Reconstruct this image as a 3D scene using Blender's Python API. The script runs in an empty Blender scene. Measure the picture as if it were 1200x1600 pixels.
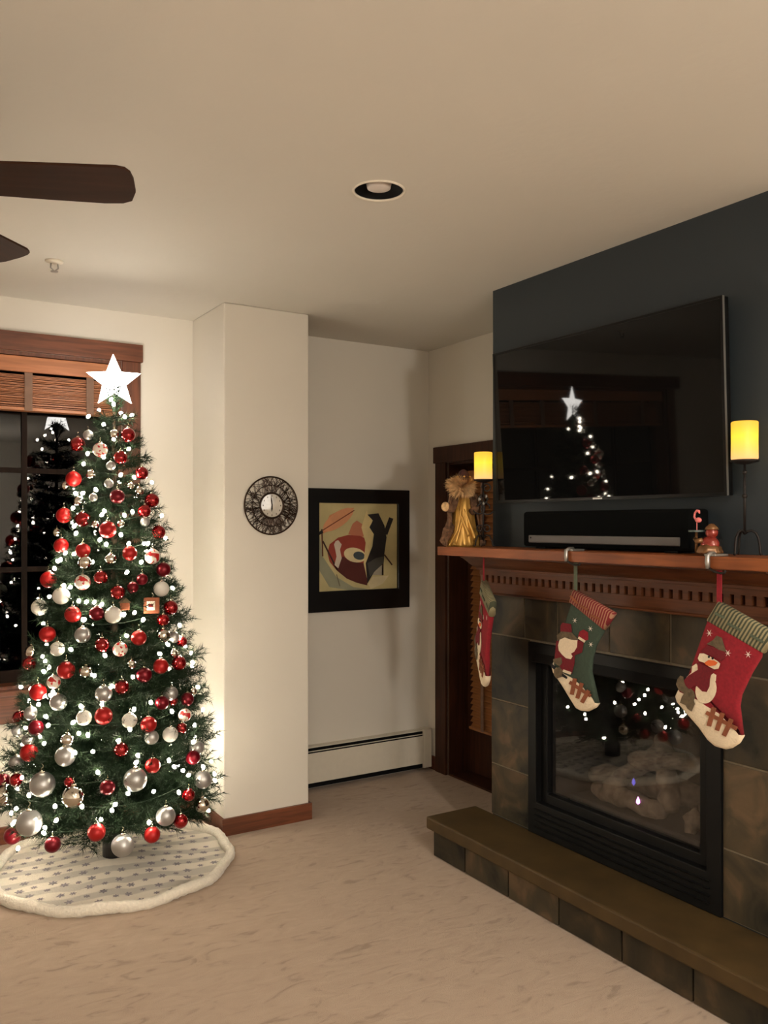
import bpy, math, random
from mathutils import Vector, Matrix
random.seed(7)
S = bpy.context.scene
COL = S.collection
R = math.radians
PI = math.pi

# ------------------------------------------------------------------ camera
FPX, CX, HY, CAMH = 1336.0, 600.0, 820.0, 1.59      # focal length in px, principal column, horizon row, eye height
YAW = math.atan(830.0 / FPX)
cd = bpy.data.cameras.new('camera')
cam = bpy.data.objects.new('camera', cd)
COL.objects.link(cam)
cam.location = (0, 0, CAMH)
cam.rotation_euler = (PI / 2, 0, -YAW)
cd.sensor_fit = 'VERTICAL'
cd.sensor_height = 36.0
cd.lens = 36.0 * FPX / 1600.0
cd.shift_y = (HY - 800.0) / 1600.0
cd.clip_start = 0.02
S.camera = cam
# ------------------------------------------------------------------ world, view
W = bpy.data.worlds.new('night')
S.world = W
W.use_nodes = True
W.node_tree.nodes['Background'].inputs[0].default_value = (0.010, 0.010, 0.011, 1)
W.node_tree.nodes['Background'].inputs[1].default_value = 0.10
S.view_settings.view_transform = 'Standard'
S.view_settings.look = 'None'
S.view_settings.gamma = 1.0
S.view_settings.use_curve_mapping = False
S.view_settings.exposure = 0.44
S.cycles.use_denoising = True
S.cycles.use_light_tree = False
S.cycles.sample_clamp_indirect = 4.0
S.cycles.max_bounces = 7
S.cycles.diffuse_bounces = 4
S.cycles.use_adaptive_sampling = True
S.cycles.adaptive_threshold = 0.03
S.cycles.caustics_reflective = False
S.cycles.caustics_refractive = False
ADDED_LAMP_FLOOR = 190.0     # strengths of the two added, unseen lamps behind the camera (emission of their globes)
ADDED_LAMP_PEND = 55.0
BULB = 125.0            # tree bulbs
ADDED_DOWN = 430.0           # added flush ceiling lights, unseen near and behind the viewer
STAR = 20.0
CANDLE = 1.0

FWD = Vector((math.sin(YAW), math.cos(YAW), 0))
RGT = Vector((math.cos(YAW), -math.sin(YAW), 0))
EYE = Vector((0, 0, CAMH))
def ray(x, y):
    return FWD * FPX + RGT * (x - CX) + Vector((0, 0, HY - y))
def at(x, y, ax, v):
    d = ray(x, y)
    return EYE + d * ((v - EYE[ax]) / d[ax])

# ------------------------------------------------------------------ materials
def lin(c):
    c /= 255.0
    return c / 12.92 if c <= 0.04045 else ((c + 0.055) / 1.055) ** 2.4
def rgb(r, g, b):
    return (lin(r), lin(g), lin(b), 1)
def new_mat(name):
    m = bpy.data.materials.new(name)
    m.use_nodes = True
    nt = m.node_tree
    return m, nt, nt.nodes['Principled BSDF']
def N(nt, t, **kw):
    n = nt.nodes.new(t)
    for k, v in kw.items():
        if k in n.inputs:
            n.inputs[k].default_value = v
        else:
            setattr(n, k, v)
    return n
def ramp(nt, stops):
    n = nt.nodes.new('ShaderNodeValToRGB')
    e = n.color_ramp.elements
    while len(e) < len(stops):
        e.new(0.5)
    for i, (p, c) in enumerate(stops):
        e[i].position = p
        e[i].color = c
    return n
def bump(nt, bs, src, strength, dist=0.01):
    b = N(nt, 'ShaderNodeBump', Strength=strength, Distance=dist)
    nt.links.new(src, b.inputs['Height'])
    nt.links.new(b.outputs[0], bs.inputs['Normal'])
def plain(name, col, rough=0.5, metal=0.0, noise=0.0, scale=30.0, bmp=0.0, coat=0.0, sheen=0.0):
    m, nt, bs = new_mat(name)
    bs.inputs['Roughness'].default_value = rough
    bs.inputs['Metallic'].default_value = metal
    bs.inputs['Coat Weight'].default_value = coat
    bs.inputs['Sheen Weight'].default_value = sheen
    tc = N(nt, 'ShaderNodeTexCoord')
    no = N(nt, 'ShaderNodeTexNoise', Scale=scale, Detail=4.0)
    nt.links.new(tc.outputs['Object'], no.inputs['Vector'])
    k = max(noise, 0.02)
    lo = tuple(c * (1 - k) for c in col[:3]) + (1,)
    hi = tuple(min(1, c * (1 + k)) for c in col[:3]) + (1,)
    rp = ramp(nt, [(0.3, lo), (0.7, hi)])
    nt.links.new(no.outputs[0], rp.inputs[0])
    nt.links.new(rp.outputs[0], bs.inputs['Base Color'])
    if bmp:
        bump(nt, bs, no.outputs[0], bmp)
    return m
def emit(name, col, strength):
    m, nt, bs = new_mat(name)
    bs.inputs['Base Color'].default_value = col
    bs.inputs['Emission Color'].default_value = col
    bs.inputs['Emission Strength'].default_value = strength
    return m
def wood(name, a, b, axis='Y', scale=6.0, rough=0.4, knots=True):
    m, nt, bs = new_mat(name)
    bs.inputs['Roughness'].default_value = rough
    tc = N(nt, 'ShaderNodeTexCoord')
    mp = N(nt, 'ShaderNodeMapping')
    s = {'X': (0.6, 9, 9), 'Y': (9, 0.6, 9), 'Z': (9, 9, 0.6)}[axis]
    mp.inputs['Scale'].default_value = s
    nt.links.new(tc.outputs['Object'], mp.inputs[0])
    n1 = N(nt, 'ShaderNodeTexNoise', Scale=scale, Detail=6.0, Distortion=0.6)
    nt.links.new(mp.outputs[0], n1.inputs['Vector'])
    rp = ramp(nt, [(0.28, a), (0.72, b)])
    nt.links.new(n1.outputs[0], rp.inputs[0])
    out = rp.outputs[0]
    if knots:
        n2 = N(nt, 'ShaderNodeTexNoise', Scale=3.2, Detail=2.0)
        nt.links.new(tc.outputs['Object'], n2.inputs['Vector'])
        r2 = ramp(nt, [(0.35, (0.55, 0.5, 0.48, 1)), (0.6, (1, 1, 1, 1))])
        nt.links.new(n2.outputs[0], r2.inputs[0])
        mx = N(nt, 'ShaderNodeMix', data_type='RGBA', blend_type='MULTIPLY')
        mx.inputs[0].default_value = 0.8
        nt.links.new(out, mx.inputs[6]); nt.links.new(r2.outputs[0], mx.inputs[7])
        out = mx.outputs[2]
    nt.links.new(out, bs.inputs['Base Color'])
    bump(nt, bs, n1.outputs[0], 0.06, 0.003)
    return m
def paint(name, col, bscale=60.0, bstr=0.08, rough=0.75):
    m, nt, bs = new_mat(name)
    bs.inputs['Roughness'].default_value = rough
    tc = N(nt, 'ShaderNodeTexCoord')
    n1 = N(nt, 'ShaderNodeTexNoise', Scale=bscale, Detail=5.0)
    nt.links.new(tc.outputs['Object'], n1.inputs['Vector'])
    n2 = N(nt, 'ShaderNodeTexNoise', Scale=1.3, Detail=3.0)
    nt.links.new(tc.outputs['Object'], n2.inputs['Vector'])
    rp = ramp(nt, [(0.3, tuple(c * 0.96 for c in col[:3]) + (1,)), (0.7, col)])
    nt.links.new(n2.outputs[0], rp.inputs[0])
    nt.links.new(rp.outputs[0], bs.inputs['Base Color'])
    bump(nt, bs, n1.outputs[0], bstr, 0.004)
    return m
def carpet_mat():
    m, nt, bs = new_mat('carpet')
    bs.inputs['Roughness'].default_value = 1.0
    bs.inputs['Specular IOR Level'].default_value = 0.1
    bs.inputs['Sheen Weight'].default_value = 0.15
    tc = N(nt, 'ShaderNodeTexCoord')
    fine = N(nt, 'ShaderNodeTexNoise', Scale=420.0, Detail=3.0)
    nt.links.new(tc.outputs['Object'], fine.inputs['Vector'])
    mp = N(nt, 'ShaderNodeMapping')
    mp.inputs['Rotation'].default_value = (0, 0, R(35))
    mp.inputs['Scale'].default_value = (1.0, 2.6, 1)
    nt.links.new(tc.outputs['Object'], mp.inputs[0])
    sw = N(nt, 'ShaderNodeTexNoise', Scale=7.0, Detail=5.0, Distortion=1.6)
    nt.links.new(mp.outputs[0], sw.inputs['Vector'])
    rp = ramp(nt, [(0.30, (0.40, 0.295, 0.215, 1)), (0.40, (0.52, 0.39, 0.29, 1)), (0.75, (0.58, 0.445, 0.335, 1))])
    nt.links.new(sw.outputs[0], rp.inputs[0])
    r2 = ramp(nt, [(0.3, (0.72, 0.72, 0.72, 1)), (0.7, (1, 1, 1, 1))])
    nt.links.new(fine.outputs[0], r2.inputs[0])
    mx = N(nt, 'ShaderNodeMix', data_type='RGBA', blend_type='MULTIPLY')
    mx.inputs[0].default_value = 0.7
    nt.links.new(rp.outputs[0], mx.inputs[6]); nt.links.new(r2.outputs[0], mx.inputs[7])
    nt.links.new(mx.outputs[2], bs.inputs['Base Color'])
    ad = N(nt, 'ShaderNodeMath', operation='MULTIPLY_ADD')
    ad.inputs[1].default_value = 1.6
    nt.links.new(sw.outputs[0], ad.inputs[0]); nt.links.new(fine.outputs[0], ad.inputs[2])
    bump(nt, bs, ad.outputs[0], 0.5, 0.010)
    return m
def slate_mat(name, tint=1.0):
    m, nt, bs = new_mat(name)
    bs.inputs['Roughness'].default_value = 0.5
    tc = N(nt, 'ShaderNodeTexCoord')
    oi = N(nt, 'ShaderNodeObjectInfo')
    off = N(nt, 'ShaderNodeVectorMath', operation='MULTIPLY_ADD')
    cmb = N(nt, 'ShaderNodeCombineXYZ')
    for i in range(3):
        nt.links.new(oi.outputs['Random'], cmb.inputs[i])
    nt.links.new(cmb.outputs[0], off.inputs[0])
    off.inputs[1].default_value = (37, 53, 71)
    nt.links.new(tc.outputs['Object'], off.inputs[2])
    n1 = N(nt, 'ShaderNodeTexNoise', Scale=5.5, Detail=6.0, Distortion=0.9)
    nt.links.new(off.outputs[0], n1.inputs['Vector'])
    t = tint
    rp = ramp(nt, [(0.30, (0.018 * t, 0.019 * t, 0.017 * t, 1)), (0.42, (0.075 * t, 0.062 * t, 0.040 * t, 1)), (0.56, (0.12 * t, 0.090 * t, 0.052 * t, 1)), (0.70, (0.24 * t, 0.155 * t, 0.085 * t, 1))])
    nt.links.new(n1.outputs[0], rp.inputs[0])
    hs = N(nt, 'ShaderNodeHueSaturation')
    vr = N(nt, 'ShaderNodeMapRange')
    vr.inputs['To Min'].default_value = 0.65; vr.inputs['To Max'].default_value = 1.25
    nt.links.new(oi.outputs['Random'], vr.inputs['Value'])
    nt.links.new(vr.outputs[0], hs.inputs['Value'])
    nt.links.new(rp.outputs[0], hs.inputs['Color'])
    nt.links.new(hs.outputs[0], bs.inputs['Base Color'])
    n2 = N(nt, 'ShaderNodeTexNoise', Scale=14.0, Detail=7.0)
    nt.links.new(off.outputs[0], n2.inputs['Vector'])
    bump(nt, bs, n2.outputs[0], 0.35, 0.008)
    return m
def pane_mat(name, tint=(1, 1, 1, 1), gain=1.0):
    m = bpy.data.materials.new(name); m.use_nodes = True
    nt = m.node_tree
    nt.nodes.remove(nt.nodes['Principled BSDF'])
    out = nt.nodes['Material Output']
    tr = N(nt, 'ShaderNodeBsdfTransparent', Color=tint)
    gl = N(nt, 'ShaderNodeBsdfGlossy', Roughness=0.012)
    fr = N(nt, 'ShaderNodeFresnel', IOR=1.55)
    mx = N(nt, 'ShaderNodeMixShader')
    k = N(nt, 'ShaderNodeMath', operation='MULTIPLY'); k.inputs[1].default_value = gain; k.use_clamp = True
    nt.links.new(fr.outputs[0], k.inputs[0])
    nt.links.new(k.outputs[0], mx.inputs[0]); nt.links.new(tr.outputs[0], mx.inputs[1]); nt.links.new(gl.outputs[0], mx.inputs[2])
    nt.links.new(mx.outputs[0], out.inputs[0])
    return m
def stripes(name, a, b, direction, period, rough=0.9, duty=0.5):
    m, nt, bs = new_mat(name)
    bs.inputs['Roughness'].default_value = rough
    tc = N(nt, 'ShaderNodeTexCoord')
    dt = N(nt, 'ShaderNodeVectorMath', operation='DOT_PRODUCT')
    dt.inputs[1].default_value = tuple(Vector(direction).normalized() / period)
    nt.links.new(tc.outputs['Object'], dt.inputs[0])
    fr = N(nt, 'ShaderNodeMath', operation='FRACT')
    nt.links.new(dt.outputs['Value'], fr.inputs[0])
    rp = ramp(nt, [(0.0, a), (duty, b)]); rp.color_ramp.interpolation = 'CONSTANT'
    nt.links.new(fr.outputs[0], rp.inputs[0])
    nt.links.new(rp.outputs[0], bs.inputs['Base Color'])
    return m

M = {}
M['wall'] = paint('wall_paint', (0.74, 0.695, 0.615, 1), 60.0, 0.03)
M['ceiling'] = paint('ceiling_paint', (0.67, 0.635, 0.57, 1), 28.0, 0.25)
M['chimney'] = paint('slate_blue_paint', rgb(40, 48, 53), 60, 0.06, 0.6)
M['carpet'] = carpet_mat()
M['trim'] = wood('trim_wood', rgb(84, 46, 30), rgb(128, 74, 48), 'X')
M['trimz'] = wood('trim_wood_upright', rgb(84, 46, 30), rgb(128, 74, 48), 'Z')
M['trimy'] = wood('trim_wood_deep', rgb(80, 42, 26), rgb(120, 66, 40), 'Y')
M['blindwood'] = wood('blind_wood', rgb(150, 92, 56), rgb(190, 122, 78), 'X', 5, 0.45, False)
M['blindwood2'] = wood('door_blind_wood', rgb(130, 84, 48), rgb(170, 112, 66), 'Y', 5, 0.45, False)
M['sash'] = wood('dark_sash', rgb(24, 17, 14), rgb(36, 25, 20), 'Z', 6, 0.7, False)
M['doorwood'] = wood('dark_door_wood', rgb(52, 30, 20), rgb(78, 46, 30), 'Z', 6, 0.5)
M['tape'] = plain('blind_tape', rgb(128, 100, 84), 0.9, noise=0.1)
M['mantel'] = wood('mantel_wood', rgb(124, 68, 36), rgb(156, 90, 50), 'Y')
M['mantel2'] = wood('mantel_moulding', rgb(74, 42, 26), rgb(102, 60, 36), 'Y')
M['slate'] = slate_mat('slate_tile', 0.45)
M['slate2'] = slate_mat('slate_riser', 0.42)
M['grout'] = plain('grout', rgb(112, 102, 84), 0.95, noise=0.15, scale=60)
M['slab'] = plain('hearth_stone', rgb(70, 54, 29), 0.6, noise=0.22, scale=7, bmp=0.1)
M['blackmetal'] = plain('black_metal', rgb(12, 12, 12), 0.5, 0.0, noise=0.1)
M['blackmetal'].node_tree.nodes['Principled BSDF'].inputs['Specular IOR Level'].default_value = 0.2
M['iron'] = plain('wrought_iron', rgb(40, 35, 33), 0.5, 0.6, noise=0.2)
M['firebrick'] = plain('soot_brick', rgb(38, 36, 34), 0.9, noise=0.4, scale=14)
M['log'] = plain('ceramic_log', rgb(96, 84, 72), 0.95, noise=0.5, scale=22, bmp=0.5)
M['tvblack'] = plain('tv_plastic', rgb(16, 16, 16), 0.3)
M['silver'] = plain('brushed_silver', rgb(170, 168, 164), 0.35, 0.8)
m, nt, bs = new_mat('tv_screen')
bs.inputs['Base Color'].default_value = (0.004, 0.004, 0.004, 1)
bs.inputs['Roughness'].default_value = 0.03
bs.inputs['IOR'].default_value = 1.33
M['screen'] = m
M['cloth'] = plain('speaker_cloth', rgb(9, 10, 10), 0.95, noise=0.2, scale=300)
M['greyplastic'] = plain('grey_plastic', rgb(96, 92, 90), 0.5)
M['heater'] = plain('heater_enamel', rgb(222, 214, 198), 0.4)
M['glass'] = pane_mat('window_glass', (0.2, 0.2, 0.21, 1), 0.9)
M['fireglass'] = pane_mat('fireplace_glass', (0.95, 0.95, 0.95, 1), 0.16)
M['fan'] = wood('fan_blade_wood', rgb(42, 24, 15), rgb(58, 34, 22), 'X', 4, 0.65, False)
M['bronze'] = plain('dark_bronze', rgb(52, 36, 26), 0.4, 0.7)
M['white'] = plain('white_plastic', rgb(228, 220, 205), 0.5)
M['black'] = plain('black_satin', rgb(14, 13, 13), 0.35)
M['matteblack'] = plain('black_baffle', rgb(12, 12, 13), 0.7)
M['lens'] = plain('lamp_lens', rgb(222, 212, 205), 0.4)
M['needle'] = plain('pine_needles', rgb(27, 42, 25), 0.7, noise=0.35, scale=40)
M['bark'] = plain('bark', rgb(66, 52, 38), 0.9, noise=0.3)
M['wire'] = plain('green_wire', rgb(24, 44, 26), 0.6)
M['bulb'] = emit('bulb_glow', (1.0, 0.88, 0.68, 1), BULB)
M['star'] = emit('star_glow', (1.0, 0.96, 0.90, 1), STAR)
M['o_R'] = plain('ornament_gloss_red', rgb(152, 10, 18), 0.10, 0.65, coat=0.6)
M['o_M'] = plain('ornament_satin_red', rgb(172, 22, 22), 0.34, 0.35, noise=0.2, scale=160, bmp=0.1)
M['o_D'] = plain('ornament_crimson', rgb(112, 8, 26), 0.3, 0.5)
M['o_S'] = plain('ornament_frosted_silver', rgb(176, 175, 173), 0.36, 0.7, noise=0.12, scale=60)
M['o_C'] = plain('ornament_mirror_silver', rgb(225, 220, 210), 0.06, 1.0)
M['o_W'] = plain('ornament_white', rgb(226, 222, 212), 0.45)
m, nt, bs = new_mat('ornament_printed')
tc = N(nt, 'ShaderNodeTexCoord'); sx = N(nt, 'ShaderNodeSeparateXYZ'); nt.links.new(tc.outputs['Object'], sx.inputs[0])
no = N(nt, 'ShaderNodeTexNoise', Scale=1.6, Detail=1.0, Distortion=0.4); nt.links.new(tc.outputs['Object'], no.inputs['Vector'])
rp = ramp(nt, [(0.0, rgb(240, 228, 215)), (0.53, rgb(190, 36, 34))]); rp.color_ramp.interpolation = 'CONSTANT'
nt.links.new(no.outputs[0], rp.inputs[0]); nt.links.new(rp.outputs[0], bs.inputs['Base Color']); bs.inputs['Roughness'].default_value = 0.3
M['o_P'] = m
M['cap'] = plain('ornament_cap', rgb(200, 190, 170), 0.25, 1.0)
M['candle'] = None
for k_, v_ in (('needle', 0.15), ('fan', 0.12), ('screen', 0.38), ('tvblack', 0.2), ('mantel', 0.3), ('mantel2', 0.2), ('slate', 0.25), ('slate2', 0.25), ('slab', 0.3), ('cloth', 0.08), ('sash', 0.1), ('doorwood', 0.25), ('log', 0.1), ('firebrick', 0.1), ('matteblack', 0.15)):
    M[k_].node_tree.nodes['Principled BSDF'].inputs['Specular IOR Level'].default_value = v_

# ------------------------------------------------------------------ mesh builder
class MB:
    def __init__(s): s.v = []; s.f = []
    def add(s, vs, fs):
        b = len(s.v); s.v += [tuple(v) for v in vs]; s.f += [tuple(i + b for i in f) for f in fs]; return s
    def box(s, x0, x1, y0, y1, z0, z1):
        v = [(x0,y0,z0),(x1,y0,z0),(x1,y1,z0),(x0,y1,z0),(x0,y0,z1),(x1,y0,z1),(x1,y1,z1),(x0,y1,z1)]
        return s.add(v, [(0,3,2,1),(4,5,6,7),(0,1,5,4),(1,2,6,5),(2,3,7,6),(3,0,4,7)])
    def lathe(s, prof, n=24, c=(0,0,0), ax='Z', wob=None, cap=True):
        vs = []; fs = []
        for i, (r, z) in enumerate(prof):
            for k in range(n):
                a = 2*PI*k/n
                rr = r * (wob(a, i/(len(prof)-1)) if wob else 1)
                p = (rr*math.cos(a), rr*math.sin(a), z)
                if ax == 'Y': p = (p[0], p[2], p[1])
                if ax == 'X': p = (p[2], p[0], p[1])
                vs.append((p[0]+c[0], p[1]+c[1], p[2]+c[2]))
        for i in range(len(prof)-1):
            for k in range(n):
                a = i*n+k; b = i*n+(k+1)%n
                fs.append((a, b, b+n, a+n))
        if cap and prof[0][0] > 1e-5: fs.append(tuple(range(n-1,-1,-1)))
        if cap and prof[-1][0] > 1e-5: fs.append(tuple(range((len(prof)-1)*n, len(prof)*n)))
        return s.add(vs, fs)
    def ball(s, c, r, n=16, m=10, sc=(1,1,1)):
        vs = [(c[0], c[1], c[2]-r*sc[2])]; fs = []
        for i in range(1, m):
            t = PI*i/m
            for k in range(n):
                a = 2*PI*k/n
                vs.append((c[0]+r*sc[0]*math.sin(t)*math.cos(a), c[1]+r*sc[1]*math.sin(t)*math.sin(a), c[2]-r*sc[2]*math.cos(t)))
        vs.append((c[0], c[1], c[2]+r*sc[2])); top = len(vs)-1
        for k in range(n):
            fs.append((0, 1+(k+1)%n, 1+k))
            fs.append((top, 1+(m-2)*n+k, 1+(m-2)*n+(k+1)%n))
        for i in range(m-2):
            for k in range(n):
                a = 1+i*n+k; b = 1+i*n+(k+1)%n
                fs.append((a, b, b+n, a+n))
        return s.add(vs, fs)
    def tube(s, pts, r, n=8, closed=False):
        pts = [Vector(p) for p in pts]; L = len(pts)
        rs = r if isinstance(r, (list, tuple)) else [r]*L
        vs = []; fs = []
        up = None
        for i, p in enumerate(pts):
            if closed: t = pts[(i+1) % L]-pts[i-1]
            else: t = pts[min(i+1, L-1)]-pts[max(i-1, 0)]
            t.normalize()
            if up is None:
                up = Vector((0,0,1)) if abs(t.z) < 0.9 else Vector((1,0,0))
            u = (up - t*up.dot(t))
            if u.length < 1e-6: u = t.orthogonal()
            u.normalize(); w = t.cross(u); up = u
            for k in range(n):
                a = 2*PI*k/n
                vs.append(p + (u*math.cos(a)+w*math.sin(a))*rs[i])
        for i in range(L if closed else L-1):
            j = (i+1) % L
            for k in range(n):
                fs.append((i*n+k, i*n+(k+1) % n, j*n+(k+1) % n, j*n+k))
        if not closed:
            fs.append(tuple(range(n-1,-1,-1))); fs.append(tuple(range((L-1)*n, L*n)))
        return s.add(vs, fs)
    def prism(s, pts, d):            # polygon (list of Vector) extruded by vector d
        n = len(pts); d = Vector(d)
        vs = [Vector(p) for p in pts]+[Vector(p)+d for p in pts]
        fs = [tuple(range(n-1,-1,-1)), tuple(range(n, 2*n))]+[(i, (i+1) % n, n+(i+1) % n, n+i) for i in range(n)]
        return s.add(vs, fs)
    def frame(s, ax, d0, d1, a0, a1, b0, b1, ia0, ia1, ib0, ib1):   # slab with a rectangular hole; ax = thickness axis
        def P(d, a, b):
            return (d,a,b) if ax == 0 else ((a,d,b) if ax == 1 else (a,b,d))
        o = [(a0,b0),(a1,b0),(a1,b1),(a0,b1)]; i = [(ia0,ib0),(ia1,ib0),(ia1,ib1),(ia0,ib1)]
        vs = [P(d0,*q) for q in o]+[P(d0,*q) for q in i]+[P(d1,*q) for q in o]+[P(d1,*q) for q in i]
        fs = []
        for k in range(4):
            j = (k+1) % 4
            fs += [(k,j,4+j,4+k),(8+j,8+k,12+k,12+j),(j,k,8+k,8+j),(4+k,4+j,12+j,12+k)]
        return s.add(vs, fs)

import bmesh
def mesh_of(name, mb, mat, smooth=False, off=(0,0,0)):
    me = bpy.data.meshes.new(name)
    me.from_pydata([(v[0]-off[0], v[1]-off[1], v[2]-off[2]) for v in mb.v], [], mb.f)
    bm = bmesh.new(); bm.from_mesh(me)
    bmesh.ops.recalc_face_normals(bm, faces=bm.faces)
    bm.to_mesh(me); bm.free()
    if mat is not None: me.materials.append(mat)
    if smooth:
        me.polygons.foreach_set('use_smooth', [True]*len(me.polygons))
    return me
def link(name, data, parent=None, loc=(0,0,0)):
    o = bpy.data.objects.new(name, data); COL.objects.link(o)
    o.location = loc
    if parent: o.parent = parent
    return o
def tag(o, label=None, cat=None, group=None, kind=None):
    if label: o['label'] = label
    if cat: o['category'] = cat
    if group: o['group'] = group
    if kind: o['kind'] = kind
    return o
OFF = {}
def thing(name, label, cat, loc=(0,0,0), group=None, kind=None):
    o = link(name, None, None, loc); o.empty_display_size = 0.05
    tag(o, label, cat, group, kind)
    OFF[o.name] = Vector(loc)
    return o
def part(name, mb, mat, parent, smooth=False, bevel=0.0, label=None, kind=None, local=False):
    """world-coordinate mesh placed under its thing (thing has no rotation unless local=True)"""
    off = Vector((0,0,0)) if local else OFF.get(parent.name, Vector((0,0,0)))
    o = link(name, mesh_of(name, mb, mat, smooth, off), parent)
    OFF[o.name] = off
    if bevel:
        b = o.modifiers.new('bevel', 'BEVEL'); b.width = bevel; b.segments = 2; b.limit_method = 'ANGLE'
    if label: o['label'] = label
    if kind: o['kind'] = kind
    return o
def struct(name, mb, mat, label, cat, bevel=0.0):
    o = link(name, mesh_of(name, mb, mat))
    OFF[o.name] = Vector((0,0,0))
    if bevel:
        b = o.modifiers.new('bevel', 'BEVEL'); b.width = bevel; b.segments = 2; b.limit_method = 'ANGLE'
    return tag(o, label, cat, kind='structure')
def box(*a): return MB().box(*a)

# ------------------------------------------------------------------ the room
HC, WY = 2.728, 4.617
XL, YB = -2.6, -3.2
XA = 3.213                       # alcove side wall
PX0, PX1, PY = 1.611, 2.094, 4.143
CHX, CHY0, CHY1 = 2.648, 1.675, 3.257
struct('floor', box(XL-.2, XA+.25, YB-.2, WY+.2, -.1, 0), M['carpet'], 'tan cut-pile carpet over the whole floor', 'floor')
mb = MB()                        # ceiling with the hole of the recessed lamp
cc = Vector((1.522, 2.483)); rh = .083
x0, x1, y0, y1 = XL-.2, XA+.25, YB-.2, WY+.2
angs = sorted([2*PI*k/40 for k in range(40)]+[math.atan2(b-cc.y, a-cc.x) % (2*PI) for a in (x0, x1) for b in (y0, y1)])
n = len(angs); inner = []; outer = []
for a in angs:
    d = Vector((math.cos(a), math.sin(a)))
    t = min([((x1 if d.x > 0 else x0)-cc.x)/d.x if abs(d.x) > 1e-9 else 1e9, ((y1 if d.y > 0 else y0)-cc.y)/d.y if abs(d.y) > 1e-9 else 1e9])
    inner.append(cc+d*rh); outer.append(cc+d*t)
vs = [(p.x, p.y, HC) for p in inner]+[(p.x, p.y, HC) for p in outer]+[(p.x, p.y, HC+.18) for p in inner]+[(p.x, p.y, HC+.18) for p in outer]
fs = []
for k in range(n):
    j = (k+1) % n
    fs += [(k, j, n+j, n+k), (2*n+j, 2*n+k, 3*n+k, 3*n+j), (k, 2*n+k, 2*n+j, j), (n+j, 3*n+j, 3*n+k, n+k)]
mb.add(vs, fs)
struct('ceiling', mb, M['ceiling'], 'cream textured flat ceiling', 'ceiling')
struct('wall_back', MB().frame(1, WY, WY+.17, XL-.2, XA+.2, -.1, HC, -.62, 1.219, .763, 2.462), M['wall'], 'cream painted back wall with the window', 'wall')
struct('wall_alcove', MB().frame(0, XA, XA+.2, YB-.2, WY, -.1, HC, 3.43, 4.40, 0.0, 1.985), M['wall'], 'cream side wall of the alcove beside the fireplace', 'wall')
struct('wall_pillar', box(PX0, PX1, PY, WY, 0, HC), M['wall'], 'cream square wall pillar between tree and alcove', 'wall', .006)
struct('wall_left', box(XL-.2, XL, YB, WY, 0, HC), M['wall'], 'cream wall on the far left of the room', 'wall')
struct('wall_front', box(XL, XA, YB-.2, YB, 0, HC), M['wall'], 'cream wall behind the viewer', 'wall')
chim = struct('wall_chimney', MB().frame(0, CHX, XA, CHY0, CHY1, 0, HC, 1.962, 2.971, .19, 1.05), M['chimney'], 'dark slate blue painted chimney breast behind the television', 'wall')
# slate tile surround, each tile a piece of the chimney wall
part('grout_bed', MB().frame(0, CHX-.006, CHX, CHY0, CHY1, .19, 1.262, 1.962, 2.971, .195, 1.05), M['grout'], chim)
rows = [(.19, .436), (.436, .749), (.749, 1.063), (1.063, 1.262)]
g = .0035
def tile(y0, y1, z0, z1):
    random_x = random.uniform(0, .003)
    part('tile', box(CHX-.0095-random_x, CHX-.002, y0+g, y1-g, z0+g, z1-g), M['slate'], chim, bevel=.002)
for (z0, z1) in rows[:3]:
    tile(2.978, CHY1, z0, z1); tile(CHY0, 1.955, z0, z1)
ys = [CHY1, 3.016, 2.80, 2.493, 2.185, 1.878, CHY0]
for i in range(6):
    tile(ys[i+1], ys[i], 1.063, 1.262)
# baseboards
struct('baseboard_pillar', MB().add([(PX0-.014,PY-.014,0),(PX1+.014,PY-.014,0),(PX1+.014,WY-.0,0),(PX1,WY,0),(PX1,PY,0),(PX0,PY,0),(PX0,WY,0),(PX0-.014,WY,0),
    (PX0-.014,PY-.014,.088),(PX1+.014,PY-.014,.088),(PX1+.014,WY-.0,.088),(PX1,WY,.088),(PX1,PY,.088),(PX0,PY,.088),(PX0,WY,.088),(PX0-.014,WY,.088)],
    [(0,1,9,8),(1,2,10,9),(2,3,11,10),(3,4,12,11),(4,5,13,12),(5,6,14,13),(6,7,15,14),(7,0,8,15),(8,9,12,13),(9,10,11,12),(8,13,14,15),(0,5,4,1),(1,4,3,2),(0,7,6,5)]),
    M['trim'], 'reddish wooden baseboard around the pillar', 'baseboard')
struct('baseboard_back', box(XL, PX0-.016, WY-.014, WY, 0, .088), M['trim'], 'wooden baseboard under the window behind the tree', 'baseboard', .003)
struct('baseboard_alcove', box(XA-.014, XA, 4.515, WY-.001, 0, .088), M['trimy'], 'short wooden baseboard in the alcove corner', 'baseboard', .003)
struct('baseboard_left', box(XL, XL+.014, YB, WY-.02, 0, .088), M['trimy'], 'wooden baseboard on the left wall', 'baseboard', .003)

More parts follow.
